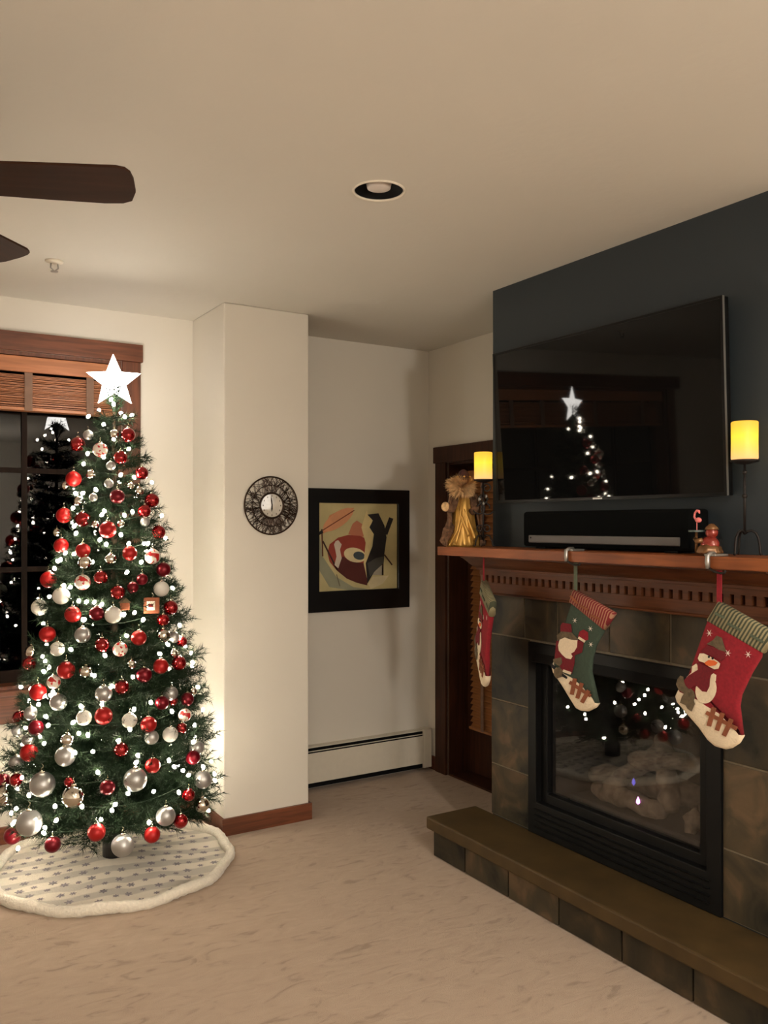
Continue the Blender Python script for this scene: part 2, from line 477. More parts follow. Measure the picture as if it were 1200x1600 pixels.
# ------------------------------------------------------------------ window
win = tag(link('window_1', None, None, (.3, WY, .6)), 'dark night window with reddish wooden casing behind the tree', 'window', kind='structure')
OFF[win.name] = Vector((.3, WY, .6))
part('head_casing', box(-.78, 1.326, WY-.03, WY, 2.462, 2.556), M['trim'], win, bevel=.003)
part('side_casing', box(1.219, 1.315, WY-.022, WY, .763, 2.462), M['trimz'], win, bevel=.003)
part('side_casing', box(-.716, -.62, WY-.022, WY, .763, 2.462), M['trimz'], win, bevel=.003)
part('sill', box(-.75, 1.34, WY-.05, WY+.10, .742, .766), M['trim'], win, bevel=.004)
part('apron', box(-.716, 1.315, WY-.022, WY, .60, .742), M['trim'], win, bevel=.003)
part('jamb', MB().frame(1, WY, WY+.15, -.62, 1.219, .763, 2.462, -.60, 1.199, .783, 2.444), M['trimz'], win)
part('sash', MB().frame(1, WY+.105, WY+.14, -.60, 1.199, .783, 2.444, -.54, 1.139, .845, 2.384), M['sash'], win)
mx_ = [-.54, -.10, .32, .752, 1.139]
for x in mx_[1:-1]:
    part('muntin', box(x-.013, x+.013, WY+.106, WY+.138, .845, 2.384), M['sash'], win)
for z in (1.36, 1.87):
    part('muntin', box(-.54, 1.139, WY+.108, WY+.136, z-.013, z+.013), M['sash'], win)
zz = [.845, 1.36, 1.87, 2.384]
for i in range(4):
    for j in range(3):
        part('pane', box(mx_[i], mx_[i+1], WY+.121, WY+.124, zz[j], zz[j+1]), M['glass'], win)
bl = thing('window_blind', 'raised wooden slat blind in the window behind the star', 'blind', (.3, WY+.04, 2.17))
part('valance', box(-.595, 1.194, WY+.005, WY+.02, 2.362, 2.441), M['blindwood'], bl, bevel=.003)
part('headrail', box(-.59, 1.19, WY+.022, WY+.08, 2.375, 2.435), M['blindwood'], bl)
sl = mesh_of('slat', box(-.895, .895, -.025, .025, -.0018, .0018), M['blindwood'])
for i in range(24):
    o = link('slat', sl, bl, (0, .012+random.uniform(-.003, .003), .022+i*.0068)); o.rotation_euler = (R(random.uniform(-6, 3)), 0, 0)
part('bottom_rail', box(-.595, 1.195, WY+.02, WY+.082, 2.168, 2.186), M['blindwood'], bl, bevel=.003)
for x in (-.35, .20, .757, 1.06):
    part('ladder_tape', box(x-.019, x+.019, WY+.016, WY+.019, 2.168, 2.37), M['tape'], bl)

# ------------------------------------------------------------------ patio door in the alcove, behind the mantel end
dr = tag(link('door_1', None, None, (XA, 3.9, 0)), 'dark wooden door with deep casing in the alcove', 'door', kind='structure')
OFF[dr.name] = Vector((XA, 3.9, 0))
part('head_casing', box(XA-.03, XA, 3.30, 4.525, 1.985, 2.088), M['doorwood'], dr, bevel=.003)
part('side_casing', box(XA-.022, XA, 4.40, 4.513, 0, 1.985), M['doorwood'], dr, bevel=.003)
part('side_casing', box(XA-.022, XA, 3.317, 3.43, 0, 1.985), M['doorwood'], dr, bevel=.003)
part('jamb', MB().frame(0, XA, XA+.19, 3.43, 4.40, .0, 1.985, 3.445, 4.385, .012, 1.97), M['doorwood'], dr)
part('door_leaf', MB().frame(0, XA+.145, XA+.185, 3.447, 4.383, .014, 1.968, 3.56, 4.27, .30, 1.86), M['doorwood'], dr)
part('pane', box(XA+.163, XA+.167, 3.56, 4.27, .30, 1.86), M['glass'], dr)
part('door_handle', MB().tube([(XA+.145, 3.50, 1.0), (XA+.10, 3.50, 1.0), (XA+.10, 3.60, 1.0)], .009), M['bronze'], dr, True)
db = thing('door_blind', 'wooden slat blind lowered over the alcove door', 'blind', (XA+.12, 3.91, .30))
sl2 = mesh_of('slat', box(-.023, .023, -.395, .395, -.0016, .0016), M['blindwood2'])
for i in range(42):
    o = link('slat', sl2, db, (0, 0, .03+i*.037)); o.rotation_euler = (0, R(-52+random.uniform(-3, 3)), 0)
part('headrail', box(XA+.085, XA+.143, 3.51, 4.31, 1.87, 1.93), M['blindwood2'], db)
part('bottom_rail', box(XA+.095, XA+.143, 3.512, 4.308, .30, .318), M['blindwood2'], db, bevel=.003)
for y in (3.65, 4.17):
    part('ladder_tape', box(XA+.090, XA+.0915, y-.014, y+.014, .31, 1.88), M['tape'], db)

# ------------------------------------------------------------------ ceiling fan
FH = Vector((-.03, 2.33, 2.40))
fan = thing('ceiling_fan', 'dark brown ceiling fan with its blades reaching in from the left', 'fan', (FH.x, FH.y, FH.z))
part('canopy', MB().lathe([(.02, -.09), (.06, -.05), (.07, 0)], 24, (FH.x, FH.y, HC)), M['bronze'], fan, True)
part('downrod', MB().lathe([(.012, 0), (.012, HC-FH.z-.12)], 12, (FH.x, FH.y, FH.z+.06)), M['bronze'], fan, True)
part('motor_housing', MB().lathe([(.05, -.07), (.10, -.05), (.125, 0), (.125, .05), (.08, .09), (.03, .10)], 32, tuple(FH)), M['bronze'], fan, True)
bp = []
for (x, w) in ((.17, .052), (.30, .063), (.45, .070), (.58, .074), (.625, .070), (.648, .058)):
    bp.append((x, w))
pts = [Vector((x, w, 0)) for x, w in bp]+[Vector((.662, .02, 0)), Vector((.664, -.03, 0)), Vector((.660, -.056, 0)), Vector((.650, -.070, 0)), Vector((.630, -.0755, 0))]+[Vector((x, -w, 0)) for x, w in bp[3::-1]]
bme = mesh_of('blade', MB().prism(pts, (0, 0, .007)), M['fan'])
ime = mesh_of('blade_iron', MB().box(.10, .24, -.018, .018, -.008, -.001), M['bronze'])
for k in range(5):
    a = R(-24+72*k)
    for nm, me in (('blade', bme), ('blade_iron', ime)):
        o = link(nm, me, fan if nm == 'blade' else last)
        if nm == 'blade_iron': continue
        last = o; o.rotation_euler = (Matrix.Rotation(a, 3, 'Z') @ Matrix.Rotation(R(-12), 3, 'X')).to_euler()

# ------------------------------------------------------------------ ceiling fittings
cl = thing('recessed_light', 'round recessed ceiling lamp with black baffle, switched off', 'ceiling lamp', (cc.x, cc.y, HC))
part('trim_ring', MB().lathe([(.0825, .004), (.084, -.004), (.089, -.005), (.0925, -.001), (.0925, 0.0), (.0825, .004)], 48, (cc.x, cc.y, HC), cap=False), M['white'], cl, True)
part('baffle', MB().lathe([(.082, .001), (.076, .012), (.052, .024), (.047, .03)], 40, (cc.x, cc.y, HC), cap=False), M['matteblack'], cl, True)
part('lens', MB().lathe([(.0, .003), (.03, .004), (.040, .008), (.044, .028)], 32, (cc.x, cc.y, HC)), M['lens'], cl, True)
sp = thing('sprinkler_head', 'small white fire sprinkler on the ceiling', 'sprinkler', (.739, 3.885, HC))
part('escutcheon', MB().lathe([(.022, -.012), (.036, -.006), (.038, 0)], 24, (.739, 3.885, HC)), M['white'], sp, True)
part('frame_arm', MB().tube([(.725, 3.885, HC-.012), (.723, 3.885, HC-.03), (.739, 3.885, HC-.043), (.755, 3.885, HC-.03), (.753, 3.885, HC-.012)], .003), M['silver'], sp, True)
part('deflector', MB().lathe([(.0, -.048), (.016, -.047), (.016, -.044), (.0, -.043)], 16, (.739, 3.885, HC)), M['silver'], sp)

# ------------------------------------------------------------------ baseboard heater
ht = thing('baseboard_heater', 'long white baseboard heater along the alcove wall', 'heater', (2.62, WY-.03, 0))
hx0, hx1 = 2.112, 3.13
part('back_plate', box(hx0, hx1, WY-.012, WY, .07, .262), M['heater'], ht)
part('top_hood', box(hx0, hx1, WY-.060, WY-.012, .258, .264), M['heater'], ht, bevel=.002)
part('damper', box(hx0, hx1, WY-.064, WY-.056, .236, .240), M['heater'], ht)
part('front_panel', box(hx0, hx1, WY-.066, WY-.062, .050, .228), M['heater'], ht, bevel=.0015)
part('shaded_fin_box', box(hx0+.002, hx1-.002, WY-.054, WY-.013, .02, .255), M['matteblack'], ht)  # fins as one black box; its colour stands in for slot and gap shade
part('end_cap', box(hx1, hx1+.062, WY-.068, WY, .02, .268), M['heater'], ht, bevel=.004)
part('end_cap', box(hx0-.016, hx0, WY-.068, WY, .02, .268), M['heater'], ht, bevel=.004)

# ------------------------------------------------------------------ hearth
he = thing('hearth', 'raised hearth with brown stone slab and slate front', 'hearth', (2.50, 2.466, 0))
part('slab', box(2.345, CHX-.002, 1.535, 3.392, .128, .187), M['slab'], he, bevel=.008)
part('core', box(2.382, CHX, 1.57, 3.358, 0, .128), M['grout'], he)
ty = [3.365, 3.115, 2.812, 2.506, 2.180, 1.870, 1.567]
for i in range(6):
    part('tile', box(2.369, 2.382, ty[i+1]+.004, ty[i]-.004, .004, .124), M['slate2'], he, bevel=.002)
part('tile', box(2.374, 2.64, 3.358, 3.367, .004, .124), M['slate2'], he, bevel=.002)
part('tile', box(2.374, 2.64, 1.563, 1.57, .004, .124), M['slate2'], he, bevel=.002)

# ------------------------------------------------------------------ mantel
mt = thing('mantel', 'orange-brown wooden mantel shelf with crown and dentil moulding', 'mantel', (2.53, 2.466, 1.25))
part('shelf', box(2.40, CHX, 1.556, 3.376, 1.444, 1.486), M['mantel'], mt, bevel=.004)
prof = [(CHX, 1.444), (2.458, 1.444), (2.458, 1.436), (2.470, 1.432), (2.490, 1.420), (2.512, 1.405), (2.534, 1.392), (2.552, 1.386), (2.556, 1.384), (2.556, 1.374), (2.575, 1.372), (2.575, 1.350), (2.606, 1.350), (2.606, 1.316), (CHX, 1.316)]
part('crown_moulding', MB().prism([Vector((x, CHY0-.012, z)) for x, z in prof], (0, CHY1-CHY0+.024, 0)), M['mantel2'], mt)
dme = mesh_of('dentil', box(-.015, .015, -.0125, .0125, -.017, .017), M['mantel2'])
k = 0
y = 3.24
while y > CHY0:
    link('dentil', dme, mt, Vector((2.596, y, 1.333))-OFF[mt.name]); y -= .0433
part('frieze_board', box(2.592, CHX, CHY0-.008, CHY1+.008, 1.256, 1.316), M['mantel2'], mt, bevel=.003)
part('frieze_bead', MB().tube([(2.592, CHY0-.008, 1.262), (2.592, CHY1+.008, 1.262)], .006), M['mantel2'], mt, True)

# ------------------------------------------------------------------ gas fireplace
fp = thing('gas_fireplace', 'black gas fireplace with glass front and ceramic logs', 'fireplace', (2.66, 2.466, .19))
part('outer_frame', MB().frame(0, CHX-.022, CHX+.03, 1.955, 2.978, .188, 1.056, 2.015, 2.925, .335, 1.005), M['blackmetal'], fp, bevel=.003)
part('inner_frame', MB().frame(0, CHX+.012, CHX+.05, 2.005, 2.935, .330, 1.015, 2.072, 2.888, .375, .955), M['blackmetal'], fp, bevel=.006)
part('glass', box(CHX+.036, CHX+.040, 2.06, 2.90, .365, .965), M['fireglass'], fp)
for i in range(4):
    part('louver', MB().prism([Vector((CHX-.026, 2.0, .222+i*.026)), Vector((CHX-.030, 2.0, .226+i*.026)), Vector((CHX-.006, 2.0, .238+i*.026)), Vector((CHX-.004, 2.0, .233+i*.026))], (0, .93, 0)), M['blackmetal'], fp)
part('hood', MB().prism([Vector((CHX-.022, 2.0, 1.01)), Vector((CHX-.045, 2.0, .975)), Vector((CHX-.041, 2.0, .972)), Vector((CHX-.022, 2.0, .998))], (0, .93, 0)), M['blackmetal'], fp)
fb = MB()
fx0, fx1 = CHX+.052, CHX+.42
fb.add([(fx0,2.03,.34),(fx1,2.14,.34),(fx1,2.79,.34),(fx0,2.90,.34),(fx0,2.03,1.0),(fx1,2.14,1.0),(fx1,2.79,1.0),(fx0,2.90,1.0)], [(0,1,2,3),(4,7,6,5),(1,5,6,2),(0,4,5,1),(3,2,6,7)])
part('firebox', fb, M['firebrick'], fp)
part('burner_tray', box(fx0+.03, fx0+.25, 2.12, 2.82, .342, .385), M['firebrick'], fp, bevel=.01)
def log(p0, p1, r, seed):
    rr = random.Random(seed); p0 = Vector(p0); p1 = Vector(p1); pts = []; rs = []
    for i in range(9):
        t = i/8; p = p0.lerp(p1, t); p += Vector((rr.uniform(-1, 1), rr.uniform(-1, 1), rr.uniform(-1, 1)))*.008
        pts.append(p); rs.append(r*(1+rr.uniform(-.15, .15))*(.7 if i in (0, 8) else 1))
    part('log', MB().tube(pts, rs, 12), M['log'], fp, True)
log((2.78, 2.70, .43), (2.74, 2.30, .45), .042, 1)
log((2.86, 2.80, .46), (2.90, 2.20, .50), .055, 2)
log((2.75, 2.62, .46), (2.93, 2.42, .66), .040, 3)
log((2.76, 2.28, .46), (2.92, 2.47, .68), .043, 4)
log((2.75, 2.20, .42), (2.80, 2.12, .50), .04, 5)
log((2.80, 2.52, .60), (2.86, 2.20, .64), .038, 6)
M['pilot'] = emit('pilot_flame', (0.9, 0.35, 0.95, 1), 3.0)
M['pilotblue'] = emit('pilot_flame_blue', (0.14, 0.12, 0.8, 1), 0.35)
q = at(997, 1252, 0, 2.712)
part('pilot_flame', MB().lathe([(.0, -.014), (.008, -.006), (.007, .004), (.002, .016), (0, .02)], 10, tuple(q)), M['pilot'], fp, True, label='small pink pilot flame')
q = at(990, 1222, 0, 2.74)
part('pilot_flame', MB().lathe([(.0, -.016), (.008, -.004), (.006, .008), (0, .018)], 10, tuple(q)), M['pilotblue'], fp, True, label='faint blue pilot flame')

# ------------------------------------------------------------------ television and sound bar
tv = link('television', None, None, (2.568, 2.517, 2.04)); tv.rotation_euler = (Matrix.Rotation(R(1.0), 3, 'Z') @ Matrix.Rotation(R(-2.2), 3, 'Y')).to_euler()
tag(tv, 'large black flat television mounted on the dark chimney wall', 'television')
w2, h2 = .613, .348
def lp(name, mb, mat, parent, **k): return part(name, mb, mat, parent, local=True, **k)
lp('housing', box(.004, .038, -w2, w2, -h2, h2), M['tvblack'], tv, bevel=.004)
lp('bezel', MB().frame(0, -.002, .005, -w2-.001, w2+.001, -h2-.001, h2+.001, -w2+.009, w2-.009, -h2+.012, h2-.009), M['tvblack'], tv, bevel=.001)
lp('screen', box(.0, .006, -w2+.008, w2-.008, -h2+.011, h2-.008), M['screen'], tv)
lp('edge_strip', box(.0, .010, -w2-.0022, -w2-.0005, -h2, h2), M['silver'], tv, label='thin silver edge')
lp('logo', box(-.0032, -.002, -.040, .010, -h2+.002, -h2+.009), M['silver'], tv)
lp('bracket', box(.038, .060, -.2, .2, -.15, .15), M['blackmetal'], tv)
sb = thing('sound_bar', 'black sound bar with grey strip on the mantel under the television', 'speaker', (2.58, 2.454, 1.486))
part('cabinet', box(2.53, 2.63, 2.004, 2.903, 1.494, 1.648), M['cloth'], sb, bevel=.012)
part('front_strip', box(2.522, 2.531, 2.050, 2.858, 1.512, 1.545), M['greyplastic'], sb, bevel=.004)
part('status_light', MB().lathe([(.0, -.0015), (.004, -.001), (.004, .003)], 10, (2.522, 2.842, 1.534), 'X'), M['matteblack'], sb)
for y in (2.1, 2.8):
    part('foot', box(2.54, 2.62, y-.03, y+.03, 1.486, 1.496), M['matteblack'], sb)

# ------------------------------------------------------------------ candles on iron stands
m, nt, bs = new_mat('wax_glow')
tc = N(nt, 'ShaderNodeTexCoord'); sx = N(nt, 'ShaderNodeSeparateXYZ'); nt.links.new(tc.outputs['Generated'], sx.inputs[0])
rp = ramp(nt, [(0.0, (0.85, 0.42, 0.16, 1)), (0.3, (0.9, 0.50, 0.07, 1)), (0.6, (0.95, 0.62, 0.03, 1)), (0.9, (0.85, 0.42, 0.03, 1))])
nt.links.new(sx.outputs[2], rp.inputs[0]); nt.links.new(rp.outputs[0], bs.inputs['Emission Color'])
bs.inputs['Base Color'].default_value = (0.25, 0.14, 0.04, 1); bs.inputs['Emission Strength'].default_value = CANDLE
bs.inputs['Roughness'].default_value = 0.5
M['candle'] = m
def candle(p, label):
    c = thing('pillar_candle', label, 'candle', p, 'lit flameless candles on the mantel')
    part('wax', MB().lathe([(.0, 0), (.041, 0), (.043, .004), (.0425, .06), (.043, .124), (.040, .127), (.034, .122), (0, .118)], 32, p), M['candle'], c, True)
    part('wick', MB().tube([(p[0], p[1], p[2]+.117), (p[0]+.001, p[1], p[2]+.128)], .0012, 6), M['black'], c)
def spiral(c, r0, r1, a0, a1, u, n=22):
    return [Vector(c)+(Vector(u)*math.cos(a0+(a1-a0)*i/n)+Vector((0, 0, 1))*math.sin(a0+(a1-a0)*i/n))*(r0+(r1-r0)*i/n) for i in range(n+1)]
zt = 1.486
# right stand: slim stem on three arched legs
p = Vector((2.53, 1.79, zt))
cs = thing('candle_stand', 'slim black iron candle stand with arched legs right of the television', 'candle holder', tuple(p))
part('stem', MB().tube([p+Vector((0, 0, .075)), p+Vector((0, 0, .315))], .0045, 10), M['iron'], cs, True)
part('knot', MB().ball(p+Vector((0, 0, .20)), .009), M['iron'], cs, True)
part('knot', MB().ball(p+Vector((0, 0, .28)), .008), M['iron'], cs, True)
for k in range(3):
    a = R(-62+120*k); d = Vector((math.cos(a), math.sin(a), 0))
    part('leg', MB().tube([p+d*r+Vector((0, 0, z)) for r, z in ((.0, .074), (.010, .083), (.022, .085), (.034, .078), (.043, .060), (.047, .035), (.048, .012), (.052, .004))], .0042, 8), M['iron'], cs, True)
part('tray', MB().lathe([(.012, .306), (.044, .314), (.047, .320), (.045, .321), (.0, .318)], 28, tuple(p)), M['iron'], cs, True)
candle((p.x, p.y, zt+.3215), 'glowing yellow pillar candle on the slim stand right of the television')
# left stand: scrollwork
p = Vector((2.53, 3.184, zt))
u = RGT * -1
cs = thing('candle_stand', 'scrolled black iron candle stand beside the gold figurine', 'candle holder', tuple(p))
part('stem', MB().tube([p+Vector((0, 0, .03)), p+Vector((0, 0, .312))], .0045, 10), M['iron'], cs, True)
for (cz, r, a0, a1, sgn) in ((.278, .024, 0, 2*PI*1.25, 1), (.185, .036, R(200), R(560), 1), (.185, .034, R(-20), R(-340), -1), (.085, .022, 0, 2*PI*1.2, 1), (.085, .020, PI, -PI*1.2, -1)):
    part('scroll', MB().tube(spiral(p+Vector((0, 0, cz))+u*sgn*-.016, r, r*.35, a0, a1, u), .0035, 6), M['iron'], cs, True)
for k in range(8):
    a = 2*PI*k/8
    part('leaf', MB().ball(p+u*math.cos(a)*.018+Vector((0, 0, .225+math.sin(a)*.02)), .010, 8, 6, (.5, 1, 1)), M['silver' if k % 3 == 0 else 'iron'], cs, True)
for k in range(3):
    a = R(-60+120*k); d = Vector((math.cos(a), math.sin(a), 0))
    part('leg', MB().tube([p+d*r+Vector((0, 0, z)) for r, z in ((.0, .04), (.015, .055), (.032, .052), (.044, .03), (.047, .008), (.056, .004))], .004, 8), M['iron'], cs, True)
part('tray', MB().lathe([(.012, .304), (.044, .312), (.047, .318), (.045, .319), (.0, .316)], 28, tuple(p)), M['iron'], cs, True)
candle((p.x, p.y, zt+.3195), 'glowing yellow pillar candle on the scrolled stand beside the figurine')

# ------------------------------------------------------------------ gold figurine on the mantel end
M['gold'] = plain('gold_satin', rgb(196, 150, 74), 0.32, 0.5, noise=0.15, scale=20)
M['fur'] = plain('brown_fur', rgb(104, 74, 52), 1.0, noise=0.5, scale=60, bmp=0.8)
M['fluff'] = plain('pale_fluff', rgb(214, 176, 128), 1.0, noise=0.3, scale=60)
M['crown'] = plain('dark_red_velvet', rgb(52, 20, 17), 0.8, noise=0.4, scale=50)
M['skin'] = plain('doll_face', rgb(196, 140, 104), 0.6)
p = Vector((2.495, 3.292, zt))
fg = thing('figurine', 'gold-robed standing figurine with fluffy pale beard and brown fur cloak', 'figurine', tuple(p))
toC = -FWD
sd = RGT
def fold(a, t): return 1+.10*(1-t)*math.sin(7*a+2.2*t*3)+.05*(1-t)*math.sin(13*a+1)
mb = MB().lathe([(.078, 0), (.082, .012), (.070, .05), (.058, .10), (.053, .15), (.047, .19), (.040, .225), (.026, .25), (.012, .262)], 56, tuple(p), wob=fold)
part('robe', mb, M['gold'], fg, True)
for j, (s0, s1, h) in enumerate(((-.045, .004, .0), (.05, .0, .06), (.02, -.03, .12))):
    pts = [p+toC*(.066-.02*t)+sd*(s0+(s1-s0)*t)+Vector((0, 0, .012+h*.3+t*(.16-h*.2))) for t in [i/8 for i in range(9)]]
    part('robe_fold', MB().tube(pts, [.011*(1-.6*i/8) for i in range(9)], 10), M['gold'], fg, True)
# fur cloak: open shell around back and sides
mb = MB(); rows_ = 14; cols_ = 30
for i in range(rows_+1):
    t = i/rows_; z = .004+.248*t; r = .100-.036*t+.006*math.sin(9*t)
    for j in range(cols_+1):
        a = -PI*.68+PI*1.36*j/cols_
        d = FWD*math.cos(a)+RGT*math.sin(a)
        rr = r*(1+.06*math.sin(5*a+7*t)+random.uniform(-.04, .04))
        mb.v.append(tuple(p+d*rr+Vector((0, 0, z))))
for i in range(rows_):
    for j in range(cols_):
        a = i*(cols_+1)+j; mb.f.append((a, a+1, a+cols_+2, a+cols_+1))
o = part('fur_cloak', mb, M['fur'], fg, True); sm = o.modifiers.new('thick', 'SOLIDIFY'); sm.thickness = .008
part('arm', MB().tube([p-sd*.035+Vector((0, 0, .225))+toC*.01, p-sd*.065+toC*.03+Vector((0, 0, .18)), p-sd*.085+toC*.045+Vector((0, 0, .185))], [.024, .024, .020], 12), M['fur'], fg, True)
part('cuff', MB().ball(p-sd*.090+toC*.048+Vector((0, 0, .190)), .020, 12, 8, (1, 1, 1.15)), M['fluff'], fg, True)
part('arm', MB().tube([p+sd*.035+Vector((0, 0, .225))+toC*.01, p+sd*.055+toC*.04+Vector((0, 0, .18)), p+sd*.035+toC*.06+Vector((0, 0, .165))], [.022, .022, .018], 12), M['fur'], fg, True)
hd = part('head', MB().ball(p+Vector((0, 0, .292)), .030, 16, 12, (1, 1, 1.15)), M['skin'], fg, True)
for sg in (-1, 1):
    part('eye', MB().ball(p+toC*.028+sd*.010*sg+Vector((0, 0, .300)), .003, 8, 6), M['black'], hd, True)
part('nose', MB().ball(p+toC*.032+Vector((0, 0, .292)), .005, 8, 6), M['skin'], hd, True)
def tuft(name, centre, spread, n, length, mat, bias, parent):
    mb = MB()
    for _ in range(n):
        d = Vector((random.gauss(0, 1), random.gauss(0, 1), random.gauss(0, 1))).normalized()
        b = Vector(centre)+Vector((d.x*spread[0], d.y*spread[1], d.z*spread[2]))*random.uniform(.5, 1)
        e = b+(d*.7+Vector(bias)).normalized()*length*random.uniform(.6, 1.2)
        s_ = d.orthogonal().normalized()*.0024
        mb.add([b-s_, b+s_, e], [(0, 1, 2)])
    return part(name, mb, mat, parent, kind='stuff')
tuft('beard', p+toC*.022-sd*.010+Vector((0, 0, .272)), (.046, .046, .034), 2200, .032, M['fluff'], (0, 0, -.35), fg)
tuft('hair', p-sd*.012+Vector((0, 0, .296)), (.058, .058, .034), 2600, .028, M['fluff'], tuple(-sd*.3), fg)
part('crown', MB().lathe([(.030, .318), (.030, .330), (.026, .348), (.018, .362), (.006, .370), (0, .372)], 20, tuple(p), wob=lambda a, t: 1+.12*math.sin(6*a)*t), M['crown'], fg, True)
for k in range(6):
    a = 2*PI*k/6
    part('crown_bead', MB().ball(p+Vector((math.cos(a)*.033, math.sin(a)*.033, .334)), .005, 8, 6), M['gold'], fg, True)
part('fur_train', MB().tube([p-sd*.04+Vector((0, 0, .09)), p-sd*.075+toC*.01+Vector((0, 0, .07)), p-sd*.085+toC*.01+Vector((0, 0, .035)), p-sd*.105+toC*.004+Vector((0, 0, .018))], [.030, .030, .026, .016], 12), M['fur'], fg, True)
part('staff', MB().tube([p+toC*.078-sd*.072+Vector((0, 0, .006)), p+toC*.074-sd*.035+Vector((0, 0, .08)), p+toC*.066-sd*.020+Vector((0, 0, .16)), p+toC*.056-sd*.010+Vector((0, 0, .235))], .0045, 8), M['gold'], fg, True)

# ------------------------------------------------------------------ stocking holders
M['redglaze'] = plain('red_glaze', rgb(138, 46, 34), 0.15, 0.2, noise=0.3, scale=30, coat=0.5)
M['goldglaze'] = plain('brown_glaze', rgb(120, 84, 52), 0.25, 0.4, noise=0.3, scale=30)
M['pink'] = plain('flamingo_pink', rgb(226, 120, 118), 0.5)
M['teal'] = plain('teal_glaze', rgb(76, 88, 84), 0.4)
def holder(y, hook_y, label):
    t = thing('stocking_holder', label, 'stocking holder', (2.43, y, zt))
    part('base_plate', box(2.402, 2.47, y-.022, y+.022, zt, zt+.008), M['silver'], t, bevel=.002)
    part('clip', MB().tube([(2.43, y, zt+.010), (2.405, y, zt+.010), (2.392, y, zt+.002), (2.391, y, zt-.020), (2.393, y, zt-.040)], [.006, .007, .008, .009, .007], 10), M['silver'], t, True)
    part('hook', MB().tube([(2.393, y, zt-.036), (2.396, (y+hook_y)/2, zt-.050), (2.402, hook_y+.004, zt-.054), (2.402, hook_y-.012, zt-.052), (2.402, hook_y-.016, zt-.044)], .0042, 8), M['iron'], t, True)
    return t
h1 = holder(2.487, 2.437, 'plain silver stocking holder clipped over the mantel edge above the green stocking')
h2_ = holder(1.830, 1.785, 'stocking holder with red glazed figure and tiny flamingo above the red snowman stocking')
q = Vector((2.445, 1.868, zt+.008))
part('figure_body', MB().ball(q+Vector((0, -.006, .030)), .030, 18, 12, (.9, 1.1, 1.0)), M['redglaze'], h2_, True)
part('figure_skirt', MB().lathe([(.040, 0), (.042, .006), (.034, .022), (.022, .034)], 24, tuple(q+Vector((0, -.006, 0))), wob=lambda a, t: 1+.08*math.sin(6*a)), M['goldglaze'], h2_, True)
part('figure_head', MB().ball(q+Vector((0, -.014, .070)), .021, 16, 10), M['redglaze'], h2_, True)
part('figure_hat', MB().lathe([(.024, .080), (.020, .088), (.010, .098), (0, .101)], 18, tuple(q+Vector((0, -.014, 0)))), M['goldglaze'], h2_, True)
part('figure_arm', MB().tube([q+Vector((-.02, .006, .045)), q+Vector((-.03, .024, .040)), q+Vector((-.022, .036, .048))], [.009, .008, .007], 10), M['goldglaze'], h2_, True)
part('table_post', MB().tube([q+Vector((-.015, .036, 0)), q+Vector((-.015, .036, .074))], .005, 8), M['goldglaze'], h2_, True)
part('table_top', MB().lathe([(.0, .072), (.026, .072), (.026, .078), (0, .078)], 20, tuple(q+Vector((-.015, .036, 0)))), M['teal'], h2_)
f0 = q+Vector((-.015, .034, .078))
part('flamingo_leg', MB().tube([f0, f0+Vector((0, 0, .026))], .0016, 6), M['pink'], h2_)
part('flamingo_body', MB().ball(f0+Vector((0, -.006, .034)), .010, 12, 8, (.7, 1.3, .9)), M['pink'], h2_, True)
part('flamingo_neck', MB().tube([f0+Vector((0, .004, .036)), f0+Vector((0, .011, .045)), f0+Vector((0, .008, .058)), f0+Vector((0, .0, .066)), f0+Vector((0, -.008, .064)), f0+Vector((0, -.011, .056))], [.004, .0035, .0035, .004, .005, .002], 8), M['pink'], h2_, True)

# ------------------------------------------------------------------ stockings
M['felt_red'] = plain('felt_red', rgb(132, 22, 34), 1.0, noise=0.15, scale=120)
M['felt_green'] = plain('felt_green', rgb(54, 68, 56), 1.0, noise=0.15, scale=120)
M['felt_darkred'] = plain('felt_dark_red', rgb(104, 18, 28), 1.0, noise=0.15, scale=120)
M['fleece'] = plain('fleece', rgb(222, 204, 176), 1.0, noise=0.06, scale=150, bmp=0.3)
M['felt_orange'] = plain('felt_orange', rgb(214, 100, 48), 1.0)
M['felt_brown'] = plain('felt_brown', rgb(132, 74, 48), 1.0, noise=0.15, scale=80)
M['felt_khaki'] = plain('felt_khaki', rgb(92, 78, 58), 1.0, noise=0.3, scale=80)
M['thread'] = plain('white_thread', rgb(226, 214, 200), 0.9)
M['felt_black'] = plain('felt_black', rgb(22, 20, 22), 1.0)
M['strap_g'] = plain('strap_green', rgb(84, 92, 74), 1.0)
SX = 2.432           # hanging plane of the stockings (under the shelf nose)
def zoomer(ox, oy, sc):
    def f(x, y, dx=0.0):
        p = at(ox+x*sc, oy+y*sc, 0, SX); return p
    return f
def pillow(poly, half, x0):
    """poly: list of (y,z); a stuffed felt shape around plane x0"""
    n = len(poly); c = [Vector((0, a, b)) for a, b in poly]
    area = sum(c[i].y*c[(i+1) % n].z-c[(i+1) % n].y*c[i].z for i in range(n))
    nr = []
    for i in range(n):
        t = (c[(i+1) % n]-c[i-1]).normalized(); q = Vector((0, -t.z, t.y))
        nr.append(q if area > 0 else -q)
    mb = MB(); vs = []
    for (ins, dx) in ((.011, -half), (.004, -half*.75), (0, 0), (.004, half*.75), (.011, half)):
        vs += [Vector((x0+dx, 0, 0))+c[i]+nr[i]*ins for i in range(n)]
    fs = [tuple(range(n)), tuple(range(5*n-1, 4*n-1, -1))]
    for r in range(4):
        for i in range(n):
            fs.append((r*n+i, r*n+(i+1) % n, (r+1)*n+(i+1) % n, (r+1)*n+i))
    return mb.add(vs, fs)
def yz(Z, pts): return [(Z(*q).y, Z(*q).z) for q in pts]
